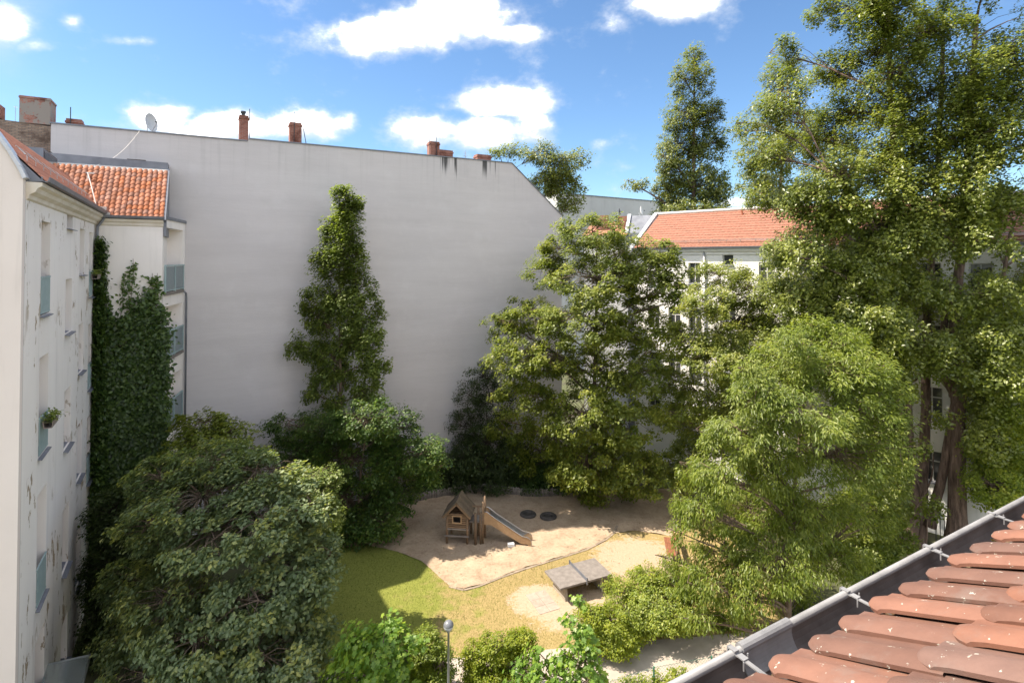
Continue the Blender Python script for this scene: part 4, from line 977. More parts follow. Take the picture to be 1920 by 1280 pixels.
# ------------------------------------------------------------------ playground
def play_tower():
    o = G(857, 1020); xd = np.array([1.15, -.12]); xd /= np.linalg.norm(xd)
    t = empty('play_house', (o[0], o[1], 0), math.atan2(xd[1], xd[0])); tag(t, 'wooden play house on stilts with shingled gable roof and a slide', 'play house')
    w, dp, fl, ev, rg = .56, 1.15, .85, 1.62, 2.28
    for x in (-w, w):
        for y in (0, dp): MB().tube([(x, y, -.1), (x, y, ev if y else ev)], .062, 9).build('post', M['wood'], t, smooth=True)
    MB().box(-w - .07, w + .07, -.05, dp + .05, fl - .06, fl).build('floor', M['wood_grey'], t)
    MB().box(-w - .1, w + .1, -.075, -.02, .42, .5).build('rail', M['wood_grey'], t)
    for k in range(8):
        z = fl + .03 + k * .1
        segs = [(-w - .02, w + .02)] if (k < 3 or k > 6) else [(-w - .02, -.24), (.24, w + .02)]
        for a, b2 in segs: MB().box(a, b2, -.04, .02, z, z + .072).build('slat', M['wood'], t)
        for x in (-w - .03, w - .02):
            if z < ev: MB().box(x, x + .05, .06, dp, z, z + .072).build('slat', M['wood'], t)
        if k < 7: MB().box(-w, w, dp - .02, dp + .04, z, z + .072).build('slat', M['wood'], t)
    f = MB().box(-.27, -.2, -.07, -.041, 1.13, 1.57).box(.2, .27, -.07, -.041, 1.13, 1.57).box(-.2, .2, -.07, -.041, 1.5, 1.57).box(-.2, .2, -.07, -.041, 1.13, 1.2); f.build('window_frame', M['plywood'], t)
    # gable boards and roof planks
    for s in (-1, 1):
        e = np.array([s * (w + .22), ev - .12]); r = np.array([0.0, rg])
        d = (r - e); ln = np.linalg.norm(d); d /= ln; nn = np.array([-d[1], d[0]]) * (1 if s < 0 else -1)
        nn = nn if nn[1] > 0 else -nn
        q = [e - nn * .01, r - nn * .01, r - nn * .09, e - nn * .09]
        MB().prism([tuple(p) for p in q], -.2, -.16, 'y').build('barge_board', M['wood'], t)
        nb = 9; yy0, yy1 = -.2, dp + .2
        for k in range(nb):
            a = yy0 + (yy1 - yy0) * k / nb; b2 = yy0 + (yy1 - yy0) * (k + 1) / nb - .012
            th = .03 + random.uniform(0, .012); q = [e, r + d * .02 * s * 0, r + nn * th, e + nn * th]
            MB().prism([tuple(p) for p in q], a, b2, 'y').build('roof_board', M['wood_roof'], t)
    MB().prism([(-.09, rg - .05), (0, rg + .07), (.09, rg - .05), (0, rg - .0)], -.2, dp + .2, 'y').build('ridge_board', M['wood_roof'], t)
    # gangway deck and slide posts
    MB().box(w + .08, 1.42, .15, .95, 1.12, 1.2).build('deck', M['wood_grey'], t)
    for x, y, zt, r in ((1.0, .0, 1.72, .075), (1.26, .1, 1.72, .06), (1.38, .18, 2.25, .05), (1.38, .85, 2.3, .06), (1.0, .95, 1.6, .06)):
        MB().tube([(x, y, -.1), (x, y, zt)], r, 9).build('post', M['wood'], t, smooth=True)
    MB().box(w + .1, 1.4, .9, .96, 1.62, 1.7).build('rail', M['wood'], t)
    # slide: plywood cheeks, steel chute
    up = [(1.45, 1.16), (1.85, 1.12), (3.45, .20), (3.75, .16), (3.98, .04)]
    pr = [(1.45, 1.72), (1.6, 1.72), (2.02, 1.42), (3.5, .52), (3.8, .47), (3.98, .34), (4.02, .18), (4.0, -.02), (3.85, -.02), (3.8, .1), (3.45, .12), (1.85, 1.02), (1.45, 1.05)]
    sl = empty_part = MB().prism(pr, .18, .215, 'y').build('slide_side', M['plywood'], t)
    MB().prism(pr, .72, .755, 'y').build('slide_side', M['plywood'], t)
    ch = MB()
    for i in range(len(up) - 1):
        a, b2 = up[i], up[i + 1]; ch.prism([a, b2, (b2[0], b2[1] + .02), (a[0], a[1] + .02)], .216, .719, 'y')
    ch.build('slide_chute', M['steel'], t)
    for y in (.155, .715):
        MB().tube([(p[0], y + .03, p[1] + .005) for p in pr[:8]], .022, 7).build('slide_rim', M['steel'], t, smooth=True)
    MB().prism([(p[0], p[1] - .01) for p in pr[1:5]] + [(3.45, .25), (1.85, 1.15)], .217, .222, 'y').build('slide_liner', M['steel'], t)
    MB().prism([(p[0], p[1] - .01) for p in pr[1:5]] + [(3.45, .25), (1.85, 1.15)], .713, .718, 'y').build('slide_liner', M['steel'], t)
play_tower()

def tyre(px, py, r, label):
    o = G(px, py); t = empty('tyre', (o[0], o[1], 0)); tag(t, label, 'tyre', 'tyres sunk in the sand')
    pr = []
    for k in range(13):
        a = 2 * math.pi * k / 12; pr.append((r + .13 * math.cos(a), .07 + .1 * math.sin(a)))
    MB().lathe(pr, 28).build('tread', M['rubber'], t, smooth=True)
    MB().lathe([(0, .09), (r * .5, .085), (r - .1, .05), (r - .1, .0)], 24).build('rubber_mat', M['rubber'], t)
tyre(990, 966, .36, 'dark tyre sunk flat in the sand, the one nearer the slide'); tyre(1028, 970, .38, 'dark tyre sunk flat in the sand, the one farther from the slide')
o = G(958, 1024); wbx = empty('white_box', (o[0], o[1], 0), .2); tag(wbx, 'small white box lying on the sand in front of the slide', 'box')
MB().prism([(-.13, .02), (.13, .02), (.11, .17), (-.11, .17)], -.17, .17).build('body', M['white_plastic'], wbx); MB().box(.165, .19, -.1, .1, .02, .15).build('end_cap', M['concrete'], wbx)

# log palisade round the back of the sand
def palisade():
    px = [(715, 962), (740, 951), (770, 943), (800, 936), (850, 927), (900, 921), (940, 925), (990, 931), (1040, 930), (1085, 924), (1100, 918)]
    pts = [G(*p)[:2] for p in px]; o = pts[0]
    t = empty('log_palisade', (o[0], o[1], 0)); tag(t, 'low curved palisade of grey wooden logs behind the sandpit', 'palisade')
    me = MB().tube([(0, 0, -.2), (0, 0, .5), (0, 0, .53)], [.052, .052, .03], 8).mesh('log', True); me.materials.append(M['wood_grey'])
    seg = [np.linalg.norm(pts[i + 1] - pts[i]) for i in range(len(pts) - 1)]; s = 0; tot = sum(seg); k = 0
    while s < tot:
        a = 0; i = 0
        while i < len(seg) - 1 and a + seg[i] < s: a += seg[i]; i += 1
        p = pts[i] + (pts[i + 1] - pts[i]) * (s - a) / seg[i]
        link('log', me, None, t, (p[0] - o[0], p[1] - o[1], random.uniform(-.05, .03)), (random.uniform(-.03, .03), random.uniform(-.03, .03), 0)); s += .108; k += 1
palisade()

def ping_pong():
    c = (G(1021, 1067.5, .76) + G(1110.5, 1046.6, .76) + G(1150, 1076, .76) + G(1053, 1103, .76)) / 4
    d = G(1150, 1076, .76) - G(1053, 1103, .76)
    t = empty('table_tennis_table', (c[0], c[1], 0), math.atan2(d[1], d[0])); tag(t, 'grey concrete table tennis table with metal net on the bare ground', 'table tennis table')
    for s in (-1, 1):
        MB().box(s * .006 if s > 0 else -1.37, 1.37 if s > 0 else -.006, -.7625, .7625, .68, .76).build('table_top', M['concrete'], t)
        l = MB(); l.prism([(-.60, 0), (.60, 0), (.48, .678), (-.48, .678)], s * .95 - .07, s * .95 + .07); l.build('leg', M['concrete_leg'], t)
    n_ = MB().box(-.012, .012, -.80, .80, .765, .90); no = n_.build('net', M['zinc'], t)
    for y in (-.80, .80): MB().box(-.03, .03, y - .02, y + .02, .62, .93).build('net_bracket', M['zinc'], no)
    p0 = G(985, 1115)[:2]; p1 = G(1020, 1108)[:2]
    tp = empty('paved_patch', (p0[0], p0[1], 0), math.atan2(d[1], d[0])); tag(tp, 'small patch of pale paving slabs beside the table tennis table', 'paving')
    for i in range(2):
        for j in range(3): MB().box(i * .5 + .006, i * .5 + .494, -j * .5 - .494, -j * .5 - .006, -.04, .012 + random.uniform(0, .006)).build('slab', M['slab'], tp)
ping_pong()

def lamp():
    b0 = D(841, 1172, 18.0); t = empty('globe_lamp', (b0[0], b0[1], 0)); tag(t, 'slim lamp post with a grey globe among the front bushes', 'street lamp')
    z = b0[2]; MB().lathe([(.06, -.1), (.06, .9), (.04, .95), (.035, z - .2), (.07, z - .19), (.07, z - .14)], 14).build('post', M['zinc_light'], t, smooth=True)
    pr = [(.165 * math.sin(math.pi * k / 14), z - .165 * math.cos(math.pi * k / 14)) for k in range(15)]
    MB().lathe(pr, 24).build('globe', M['globe'], t, smooth=True)
    MB().lathe([(.167 * math.sin(math.pi * k / 14), z - .167 * math.cos(math.pi * k / 14)) for k in range(7, 15)], 24).build('globe_shade', M['globe_top'], t, smooth=True)
M['globe'] = simple('globe_plastic', (0.55, 0.56, 0.58), (0.62, 0.63, 0.65), 2, 0.25)
M['globe_top'] = simple('globe_cap', (0.14, 0.145, 0.16), (0.19, 0.195, 0.21), 2, 0.3)
lamp()

def bench():
    o = G(1262, 1040); t = empty('wooden_bench', (o[0], o[1], 0), math.radians(80)); tag(t, 'red brown wooden bench half hidden by the cherry leaves', 'bench')
    for k in range(4): MB().box(-.9, .9, -.05 + k * .11, .05 + k * .11, .42, .46).build('seat_plank', M['red_wood'], t)
    for k in range(3): MB().box(-.9, .9, -.13, -.09, .55 + k * .13, .66 + k * .13).build('back_plank', M['red_wood'], t)
    for x in (-.75, .75):
        MB().tube([(x, -.06, -.1), (x, -.06, .42), (x, -.11, .95)], .025, 6).build('leg', M['steel'], t); MB().tube([(x, .3, -.1), (x, .3, .42)], .025, 6).build('leg', M['steel'], t)
bench()
def wire_fence():
    o = D(1226, 1249, 19.2); z = o[2]; t = empty('wire_fence', (o[0], o[1], 0)); tag(t, 'green post with wire mesh fence beside the path at the bottom', 'fence')
    dirs = [np.array([-2.6, -1.0]), np.array([2.2, .5])]
    for q in (np.array([0, 0]), dirs[0], dirs[1]): MB().tube([(q[0], q[1], -.1), (q[0], q[1], z)], .03, 8).build('post', M['green_metal'], t)
    for q in dirs:
        mb = MB(); ln = np.linalg.norm(q); u = q / ln
        for hh in (z - .03, .1): mb.tube([(0, 0, hh), (q[0], q[1], hh)], .006, 4)
        s = -z
        while s < ln:
            for sg in (1, -1):
                a0, a1 = max(0, s), min(ln, s + z - .1)
                if a1 <= a0: continue
                z0 = (a0 - s) + .1; z1 = (a1 - s) + .1
                if sg < 0: z0, z1 = z - z0 + .1, z - z1 + .1
                mb.tube([(u[0] * a0, u[1] * a0, z0), (u[0] * a1, u[1] * a1, z1)], .0028, 3, cap=False)
            s += .12
        mb.build('wire_mesh', M['green_metal'], t)
wire_fence()
def gate():
    o = D(1772, 958, 29.6); t = empty('metal_gate', (o[0], o[1], 0), math.atan2(NU[1], NU[0])); tag(t, 'dark metal bar fence between the poplar trunks', 'fence')
    for k in range(5): MB().tube([(k * .18 - .4, 0, -.05), (k * .18 - .4, 0, 1.6)], .022, 6).build('bar', M['dark_metal'], t)
    MB().box(-.45, .4, -.02, .02, 1.5, 1.55).build('rail', M['dark_metal'], t)
gate()

# ------------------------------------------------------------------ vegetation
def L_(lst, d, dj=0.0, dr=1.0):
    return [(q[0], q[1], q[2], q[3], d + (q[4] if len(q) > 4 else random.uniform(-dj, dj)), dr) for q in lst]

# maple in the middle of the court
plant('maple_tree', 'tall broad maple in front of the right end of the firewall', 'tree', G(1112, 922)[:2],
      L_([(1110, 440, 70, 36), (1060, 470, 48, 34), (1165, 475, 60, 40), (1210, 520, 50, 48), (1110, 520, 85, 44), (1030, 510, 42, 26), (1000, 590, 60, 34), (955, 610, 44, 32), (1090, 600, 80, 46), (1190, 610, 62, 46), (1250, 545, 30, 34), (1250, 640, 28, 36),
          (965, 670, 56, 36), (1030, 670, 44, 36), (1120, 690, 78, 48), (1215, 700, 42, 40), (985, 745, 52, 34), (1090, 775, 78, 46), (1170, 790, 60, 44), (960, 800, 40, 26), (1010, 845, 62, 34), (1100, 865, 80, 36), (1190, 880, 66, 36), (1245, 870, 30, 40), (1130, 905, 60, 20), (1255, 505, 32, 30), (1275, 560, 22, 30), (1235, 470, 30, 24)], 35.5, 2.6),
      M['lf_maple'], 'oval', .19, 800, 110, .52, .62, .24, keep=(FW, NW), droop=.3, trunk_top=(1120, 450, 35.5), dens=1.45)

# columnar oak against the firewall
plant('columnar_oak', 'slender columnar oak standing alone in front of the blank grey firewall', 'tree', (-10.1, 32.2),
      L_([(634, 362, 13, 30), (652, 400, 26, 40), (628, 430, 26, 40), (672, 400, 13, 36), (640, 480, 46, 46), (660, 520, 34, 40), (608, 500, 26, 36), (625, 560, 42, 38), (668, 480, 18, 40), (575, 560, 18, 30), (600, 600, 32, 30), (650, 610, 30, 36), (695, 545, 12, 30), (705, 590, 16, 36), (690, 640, 32, 36), (620, 660, 34, 34), (556, 650, 20, 22), (580, 660, 22, 20), (700, 690, 28, 36), (610, 710, 34, 26), (650, 700, 24, 26), (580, 740, 24, 14), (690, 740, 34, 24), (630, 755, 30, 16), (668, 575, 26, 34), (660, 640, 26, 34), (650, 440, 30, 40), (645, 380, 18, 36)], 32.0, .4, .75),
      M['lf_oak'], 'oval', .17, 430, 70, .33, 1.2, .17, keep=(FW,), shell=.2, dens=1.9, grow=1.04, trunk_top=(636, 370, 32.0))

# big hornbeam shrub below it
plant('hornbeam_shrub', 'large rounded dark green shrub at the foot of the columnar oak', 'shrub', (-8.7, 30.9),
      L_([(560, 800, 60, 24), (620, 800, 60, 32), (690, 785, 60, 34), (740, 800, 40, 36), (560, 850, 66, 40), (650, 860, 90, 46), (740, 860, 56, 44), (790, 850, 44, 36), (640, 930, 90, 40), (730, 930, 50, 42), (700, 975, 50, 26), (570, 910, 60, 36), (810, 880, 28, 24), (655, 985, 50, 26)], 30.4, .8, .8),
      M['lf_horn'], 'oval', .15, 520, 85, .5, .5, .14, keep=(FW,), droop=.25)
plant('hazel_sapling', 'pale sunlit sprigs rising between the left tree and the dark shrub', 'shrub', (-8.2, 23.2),
      L_([(600, 925, 30, 26), (618, 970, 24, 30), (600, 890, 30, 10), (626, 905, 12, 16), (612, 1010, 24, 24), (600, 1050, 20, 40)], 23.0, .4), M['lf_silver'], 'oval', .12, 70, 50, .28, .6, .05, keep=())

# big tree in the lower left
plant('field_maple', 'wide dull green field maple in the shade of the left house', 'tree', (-10.8, 19.2),
      L_([(400, 870, 90, 36, 1.4), (310, 900, 70, 40, .8), (490, 890, 80, 40, 1.0), (560, 960, 60, 50, .3), (380, 930, 110, 44, 0), (480, 980, 90, 44, -.9), (290, 985, 76, 44, -.3), (400, 1010, 90, 36, -1.4), (250, 1090, 50, 50, .2), (310, 1130, 80, 46, -1.6), (590, 1050, 46, 56, .2), (540, 1090, 80, 56, -.9), (470, 1130, 80, 46, -2.0), (250, 1190, 60, 50, -.8), (370, 1200, 100, 46, -2.6), (560, 1180, 60, 60, -.9), (480, 1230, 110, 46, -2.4), (290, 1260, 90, 46, -2.2), (400, 1290, 120, 46, -3.0), (560, 1270, 60, 46, -1.6)], 19.4),
      M['lf_left'], 'oval', .155, 560, 110, .38, .52, .17, keep=(LH,), droop=.25, grow=.98, shell=.62, dens=1.7, trunk_top=(385, 900, 19.4))
plant('young_maple', 'thin young tree with loose crown behind the left tree', 'tree', (-14.0, 24.6),
      L_([(385, 790, 40, 18), (350, 800, 26, 20), (430, 810, 40, 22), (395, 830, 60, 22), (455, 850, 40, 24), (340, 840, 30, 24), (420, 880, 60, 30)], 24.4, .8), M['lf_maple'], 'lobed', .15, 120, 60, .38, .45, .08, keep=(FW, LH), droop=.3)

# poplars
plant('black_poplar', 'huge many stemmed poplar filling the right side of the picture', 'tree', D(1716, 1010, 29.4)[:2],
      L_([(1430, 300, 46, 40), (1400, 240, 28, 20), (1470, 190, 48, 50), (1470, 110, 26, 34), (1530, 260, 66, 56), (1440, 370, 44, 34), (1520, 370, 70, 44), (1560, 140, 44, 44), (1600, 210, 60, 60), (1560, 20, 44, 30), (1640, 100, 54, 60), (1640, 10, 54, 54), (1720, 60, 60, 70), (1700, 190, 56, 60), (1640, 310, 60, 46), (1720, 300, 60, 50), (1760, 160, 50, 60),
          (1590, 440, 70, 44), (1500, 470, 60, 36), (1650, 420, 54, 44), (1560, 530, 80, 44), (1660, 520, 60, 44), (1740, 430, 60, 50), (1480, 550, 56, 32), (1620, 610, 76, 44), (1720, 560, 56, 40), (1540, 620, 60, 36), (1760, 660, 46, 26), (1690, 660, 40, 30), (1650, -80, 90, 60), (1560, 680, 60, 36), (1640, 720, 40, 36), (1650, 830, 30, 40), (1760, 870, 20, 24)], 29.2, 2.8) + L_([(1690, 240, 50, 60), (1680, 350, 46, 50), (1700, 450, 46, 46), (1716, 540, 50, 40), (1750, 350, 46, 50), (1690, 130, 50, 60), (1760, 250, 46, 50), (1670, 20, 50, 60), (1600, 520, 60, 40), (1580, 320, 60, 50), (1660, 600, 46, 36), (1560, 600, 60, 40), (1750, 60, 60, 60), (1620, 660, 50, 30), (1740, 640, 40, 22), (1700, 740, 16, 20), (1722, 830, 12, 16), (1765, 790, 14, 18), (1755, 955, 18, 18), (1690, 900, 14, 30), (1780, 690, 46, 16), (1700, 960, 14, 16), (1530, 420, 46, 36), (1600, 400, 50, 40), (1690, 410, 46, 40), (1480, 480, 50, 34), (1560, 500, 50, 36), (1640, 470, 50, 36), (1500, 560, 50, 34), (1680, 690, 36, 30), (1650, 740, 36, 36), (1820, 640, 40, 24)], 27.0, .6),
      M['lf_poplar'], 'oval', .165, 1350, 92, .46, 1.15, .5, barkmat='bark_poplar', keep=(NW, FG), shell=.15, jitter=.75, dens=2.0,
      stems=[([(1705, 1030, 29.4), (1712, 940, 29.2), (1702, 800, 28.8), (1694, 640, 28.6), (1688, 460, 28.4), (1676, 300, 28.6), (1668, 120, 28.8), (1664, -60, 28.8)], .36, .09),
             ([(1722, 1030, 29.6), (1728, 940, 29.6), (1735, 800, 29.8), (1738, 640, 30), (1748, 460, 30), (1762, 250, 30), (1770, 40, 30)], .34, .09),
             ([(1742, 985, 29.3), (1765, 900, 29), (1785, 780, 28.6), (1808, 690, 28.4), (1832, 620, 28.2), (1868, 570, 28)], .26, .09),
             ([(1700, 1020, 28.9), (1716, 960, 28.7), (1745, 900, 28.6), (1750, 850, 28.6)], .06, .03), ([(1735, 1020, 28.9), (1740, 960, 28.8), (1716, 890, 28.7)], .05, .02), ([(1690, 1020, 28.9), (1682, 930, 28.6), (1690, 850, 28.4), (1670, 780, 28.2)], .09, .04),
             ([(1700, 900, 28.9), (1684, 760, 28.2), (1676, 620, 27.8), (1656, 480, 27.4), (1630, 410, 27.2), (1600, 365, 27), (1550, 320, 26.8)], .27, .09)])
plant('rear_poplar', 'second poplar with thick rough trunk at the right edge beside the bigger poplar', 'tree', D(1795, 985, 28.5)[:2],
      L_([(1830, 60, 70, 70), (1900, 40, 60, 80), (1880, 180, 70, 70), (1810, 200, 54, 60), (1840, 310, 66, 60), (1910, 330, 50, 70), (1800, 400, 50, 50), (1870, 440, 66, 56), (1820, 520, 60, 44), (1900, 540, 50, 50), (1870, 610, 60, 40), (1830, 590, 30, 28.5), (1800, 100, 50, 50), (1860, -60, 90, 60), (1960, 200, 60, 120), (1960, 450, 60, 100), (1850, 680, 40, 28.5)], 28.6, 2.4) + L_([(1820, 150, 50, 60), (1830, 260, 50, 60), (1810, 350, 46, 50), (1830, 450, 50, 46), (1890, 260, 50, 60), (1880, 380, 50, 50), (1890, 100, 50, 60), (1850, 560, 50, 40), (1900, 640, 50, 44), (1870, 700, 46, 40), (1780, 560, 36, 30), (1850, 640, 50, 36), (1880, 760, 46, 40), (1840, 720, 30, 30), (1860, 820, 40, 40)], 26.4, .5),
      M['lf_poplar'], 'oval', .165, 900, 90, .46, 1.15, .55, barkmat='bark_poplar', keep=(NW, FG), shell=.15, jitter=.75, dens=2.0,
      stems=[([(1796, 1010, 28.5), (1794, 900, 28.5), (1796, 760, 28.5), (1790, 640, 28.5), (1800, 480, 28.5), (1815, 280, 28.5), (1830, 40, 28.5)], .46, .11), ([(1798, 760, 28.4), (1830, 660, 28.1), (1870, 560, 28), (1900, 420, 27.8)], .22, .06), ([(1795, 740, 28.6), (1762, 690, 28.7), (1768, 640, 28.8), (1772, 540, 28.9)], .3, .12)])
plant('lombardy_poplar', 'tall columnar poplar against the sky behind the orange roof', 'tree', D(1300, 800, 54)[:2],
      L_([(1300, 112, 22, 26), (1285, 150, 26, 32), (1320, 150, 18, 34), (1290, 210, 40, 40), (1325, 215, 24, 34), (1270, 270, 34, 42), (1315, 280, 36, 44), (1345, 220, 12, 34), (1350, 270, 14, 34), (1262, 340, 30, 44), (1250, 300, 22, 40), (1246, 360, 20, 36), (1305, 350, 42, 44), (1352, 350, 18, 34), (1340, 380, 28, 26), (1192, 348, 20, 9), (1290, 400, 60, 20)], 54, 1.2),
      M['lf_far'], 'oval', .23, 560, 46, .55, .9, .5, shell=.3, jitter=.75, barkmat='bark_poplar', trunk_top=(1302, 120, 54))
plant('distant_poplar', 'farther columnar poplar half hidden behind the big right poplar', 'tree', D(1450, 800, 59)[:2],
      L_([(1455, 150, 34, 44), (1445, 220, 44, 44), (1440, 290, 48, 50), (1420, 350, 38, 36), (1460, 370, 50, 36), (1500, 250, 40, 60), (1480, 130, 30, 40)], 59, 1.0), M['lf_far'], 'oval', .27, 260, 42, .65, .9, .5, shell=.3, barkmat='bark_poplar')
plant('background_tree', 'leafy tree top rising behind the sloping right shoulder of the firewall', 'tree', D(1030, 800, 60)[:2],
      L_([(1010, 290, 34, 22), (960, 282, 26, 12), (935, 285, 16, 10), (1050, 310, 38, 28), (1085, 300, 18, 20), (1060, 350, 36, 26), (1030, 340, 40, 30), (1070, 385, 26, 16)], 60, 2), M['lf_far'], 'oval', .26, 200, 40, .75, .7, .3, shell=.3)

# smaller tree between maple and poplar
plant('linden_tree', 'medium light green tree between the maple and the big poplar', 'tree', (12.6, 32.6),
      L_([(1350, 515, 46, 24), (1400, 545, 56, 36), (1320, 570, 46, 32), (1385, 600, 64, 38), (1290, 640, 46, 34), (1350, 670, 66, 40), (1420, 660, 50, 40), (1265, 715, 36, 30), (1330, 745, 60, 38), (1405, 740, 56, 40), (1270, 780, 40, 26), (1340, 810, 60, 36), (1300, 850, 40, 40), (1300, 900, 36, 30), (1440, 600, 50, 40), (1480, 660, 56, 40), (1450, 720, 50, 40)], 32.6, 1.8), M['lf_maple'], 'oval', .15, 520, 90, .48, .6, .16, keep=(NW,), droop=.2, colshift=.08, dens=1.9)
# cherry in front of the poplar
plant('cherry_tree', 'bright green cherry tree with drooping pointed leaves right of the play area', 'tree', (11.2, 22.4),
      L_([(1490, 690, 60, 24), (1560, 700, 66, 34), (1430, 740, 66, 34), (1620, 770, 56, 46), (1500, 780, 80, 44), (1390, 810, 56, 40), (1560, 850, 86, 48), (1440, 870, 80, 46), (1350, 890, 50, 36), (1640, 880, 46, 50), (1320, 960, 50, 36), (1410, 960, 76, 46), (1520, 960, 86, 46), (1610, 960, 56, 40), (1350, 1040, 60, 42), (1460, 1050, 80, 46), (1560, 1040, 60, 36), (1315, 1100, 36, 36), (1400, 1120, 60, 36), (1310, 1165, 26, 22), (1360, 1180, 40, 26), (1480, 1110, 50, 30), (1270, 1000, 16, 22), (1600, 690, 60, 40), (1660, 760, 40, 50), (1480, 640, 44, 26), (1560, 640, 50, 34), (1640, 690, 36, 30), (1400, 700, 30, 24), (1300, 880, 30, 30), (1260, 1060, 20, 20), (1690, 840, 20, 40), (1430, 660, 26, 20), (1525, 612, 26, 20), (1330, 820, 32, 22), (1285, 945, 20, 18), (1600, 640, 30, 24)], 22.4, 2.0),
      M['lf_cherry'], 'long', .15, 780, 95, .40, .8, .15, keep=(FG,), droop=.1, axis_out=True, up=.7, dens=1.45, shell=.35, grow=1.05)

# yew, dark hedge and climbers along the firewall
plant('yew_shrub', 'dark feathery shrub growing against the firewall left of the maple', 'shrub', (-1.6, 37.6),
      L_([(905, 705, 28, 24), (880, 740, 24, 34), (925, 750, 34, 44), (870, 800, 26, 34), (915, 820, 46, 44), (880, 860, 40, 34), (955, 860, 40, 40)], 37.3, .5), M['lf_dark'], 'oval', .14, 170, 75, .42, .7, .1, barkmat='bark_dark', keep=(FW,))
plant('dry_shrub', 'dark reddish bare twiggy shrub between the round shrub and the hedge', 'shrub', (-5.6, 35.8), L_([(815, 850, 26, 26), (835, 870, 20, 24)], 35.9, .3), M['bark_dark_leaf'] if 'bark_dark_leaf' in M else M['lf_dark'], 'long', .1, 40, 20, .3, .8, .04, barkmat='bark_dark', keep=(FW,))
for k, (px, lab) in enumerate(((785, 'dark hedge shrub at the left end of the palisade'), (850, 'dark clipped hedge shrub right behind the play house roof'), (925, 'dark clipped hedge shrub behind the top of the slide'), (1000, 'dark clipped hedge shrub behind the two tyres'), (1065, 'dark clipped hedge shrub at the right end of the palisade'))):
    plant('hedge_shrub', lab, 'hedge', D(px, 915, 36.6)[:2], L_([(px - 20, 875, 34, 26), (px + 22, 880, 34, 26), (px, 900, 44, 24)], 36.9, .2), M['lf_dark'] if k < 3 else M['lf_ivy'], 'oval', .12, 90, 70, .36, .8, .06, barkmat='bark_dark', keep=(FW,), group='hedge shrubs along the foot of the firewall')

# clipped hedge and bushes near the path
plant('box_hedge', 'clipped green hedge block beside the table tennis table', 'hedge', (5.6, 22.9),
      L_([(1165, 1110, 38, 28, .3), (1215, 1095, 44, 30, .5), (1265, 1090, 44, 34, .4), (1180, 1150, 50, 34, -.5), (1240, 1140, 56, 36, -.5), (1285, 1140, 40, 40, -.3), (1190, 1175, 40, 20, -.6)], 22.8), M['lf_hedge'], 'oval', .085, 330, 80, .26, .75, .06, keep=(), dens=1.5, grow=.95)
plant('yellow_bush', 'small yellow leaved bush in front of the clipped hedge', 'shrub', (3.7, 21.5), L_([(1105, 1160, 26, 20), (1140, 1165, 30, 22), (1120, 1190, 34, 24), (1155, 1195, 34, 24)], 21.5, .2), M['lf_yellow'], 'oval', .085, 120, 80, .26, .7, .04)
plant('yellow_hedge', 'rounded yellow green hedge right of the globe lamp', 'hedge', (-.5, 19.4), L_([(890, 1225, 28, 22), (930, 1212, 30, 24), (975, 1205, 30, 24), (910, 1258, 44, 26), (965, 1250, 44, 30), (900, 1295, 50, 24), (970, 1290, 44, 24)], 19.4, .3), M['lf_yellow'], 'oval', .08, 240, 85, .22, .75, .04, dens=1.5, grow=.95)
plant('dull_bush', 'dense olive green bush left of the globe lamp', 'shrub', (-2.7, 18.6), L_([(800, 1205, 34, 26), (780, 1240, 40, 34), (825, 1240, 26, 36), (805, 1285, 46, 34)], 18.5, .3), M['lf_hedge'], 'oval', .08, 180, 80, .22, .8, .05, colshift=-.15, dens=1.5, grow=.92)
plant('maple_sapling', 'bushy young maple with big bright leaves at the bottom left of centre', 'tree', (-4.3, 17.0), L_([(665, 1190, 18, 20), (725, 1165, 8, 20), (690, 1205, 30, 24), (740, 1195, 26, 26), (650, 1235, 40, 30), (715, 1240, 50, 30), (640, 1285, 50, 26), (720, 1285, 60, 30), (770, 1225, 24, 24)], 17.0, .5), M['lf_sap'], 'maple', .16, 130, 30, .3, .6, .06, dens=1.3, grow=.95)
plant('slender_sapling', 'loose upright maple sapling in front of the path', 'tree', (1.9, 16.2), L_([(1087, 1130, 10, 14), (1068, 1165, 14, 20), (1092, 1195, 20, 22), (1060, 1220, 22, 24), (1105, 1235, 26, 22), (1040, 1262, 40, 20), (1110, 1275, 40, 20), (980, 1262, 36, 18), (1000, 1225, 14, 24)], 16.2, .5), M['lf_sap'], 'maple', .14, 80, 20, .22, .8, .04, colshift=-.1, dens=1.2, grow=.9)
plant('fence_weeds', 'yellow green weeds growing through the wire fence at the bottom', 'shrub', (4.7, 19.0), L_([(1190, 1296, 36, 12), (1240, 1284, 24, 14), (1272, 1272, 18, 14), (1225, 1304, 50, 14)], 19.0, .2), M['lf_yellow'], 'oval', .08, 70, 50, .22, .7, .02)
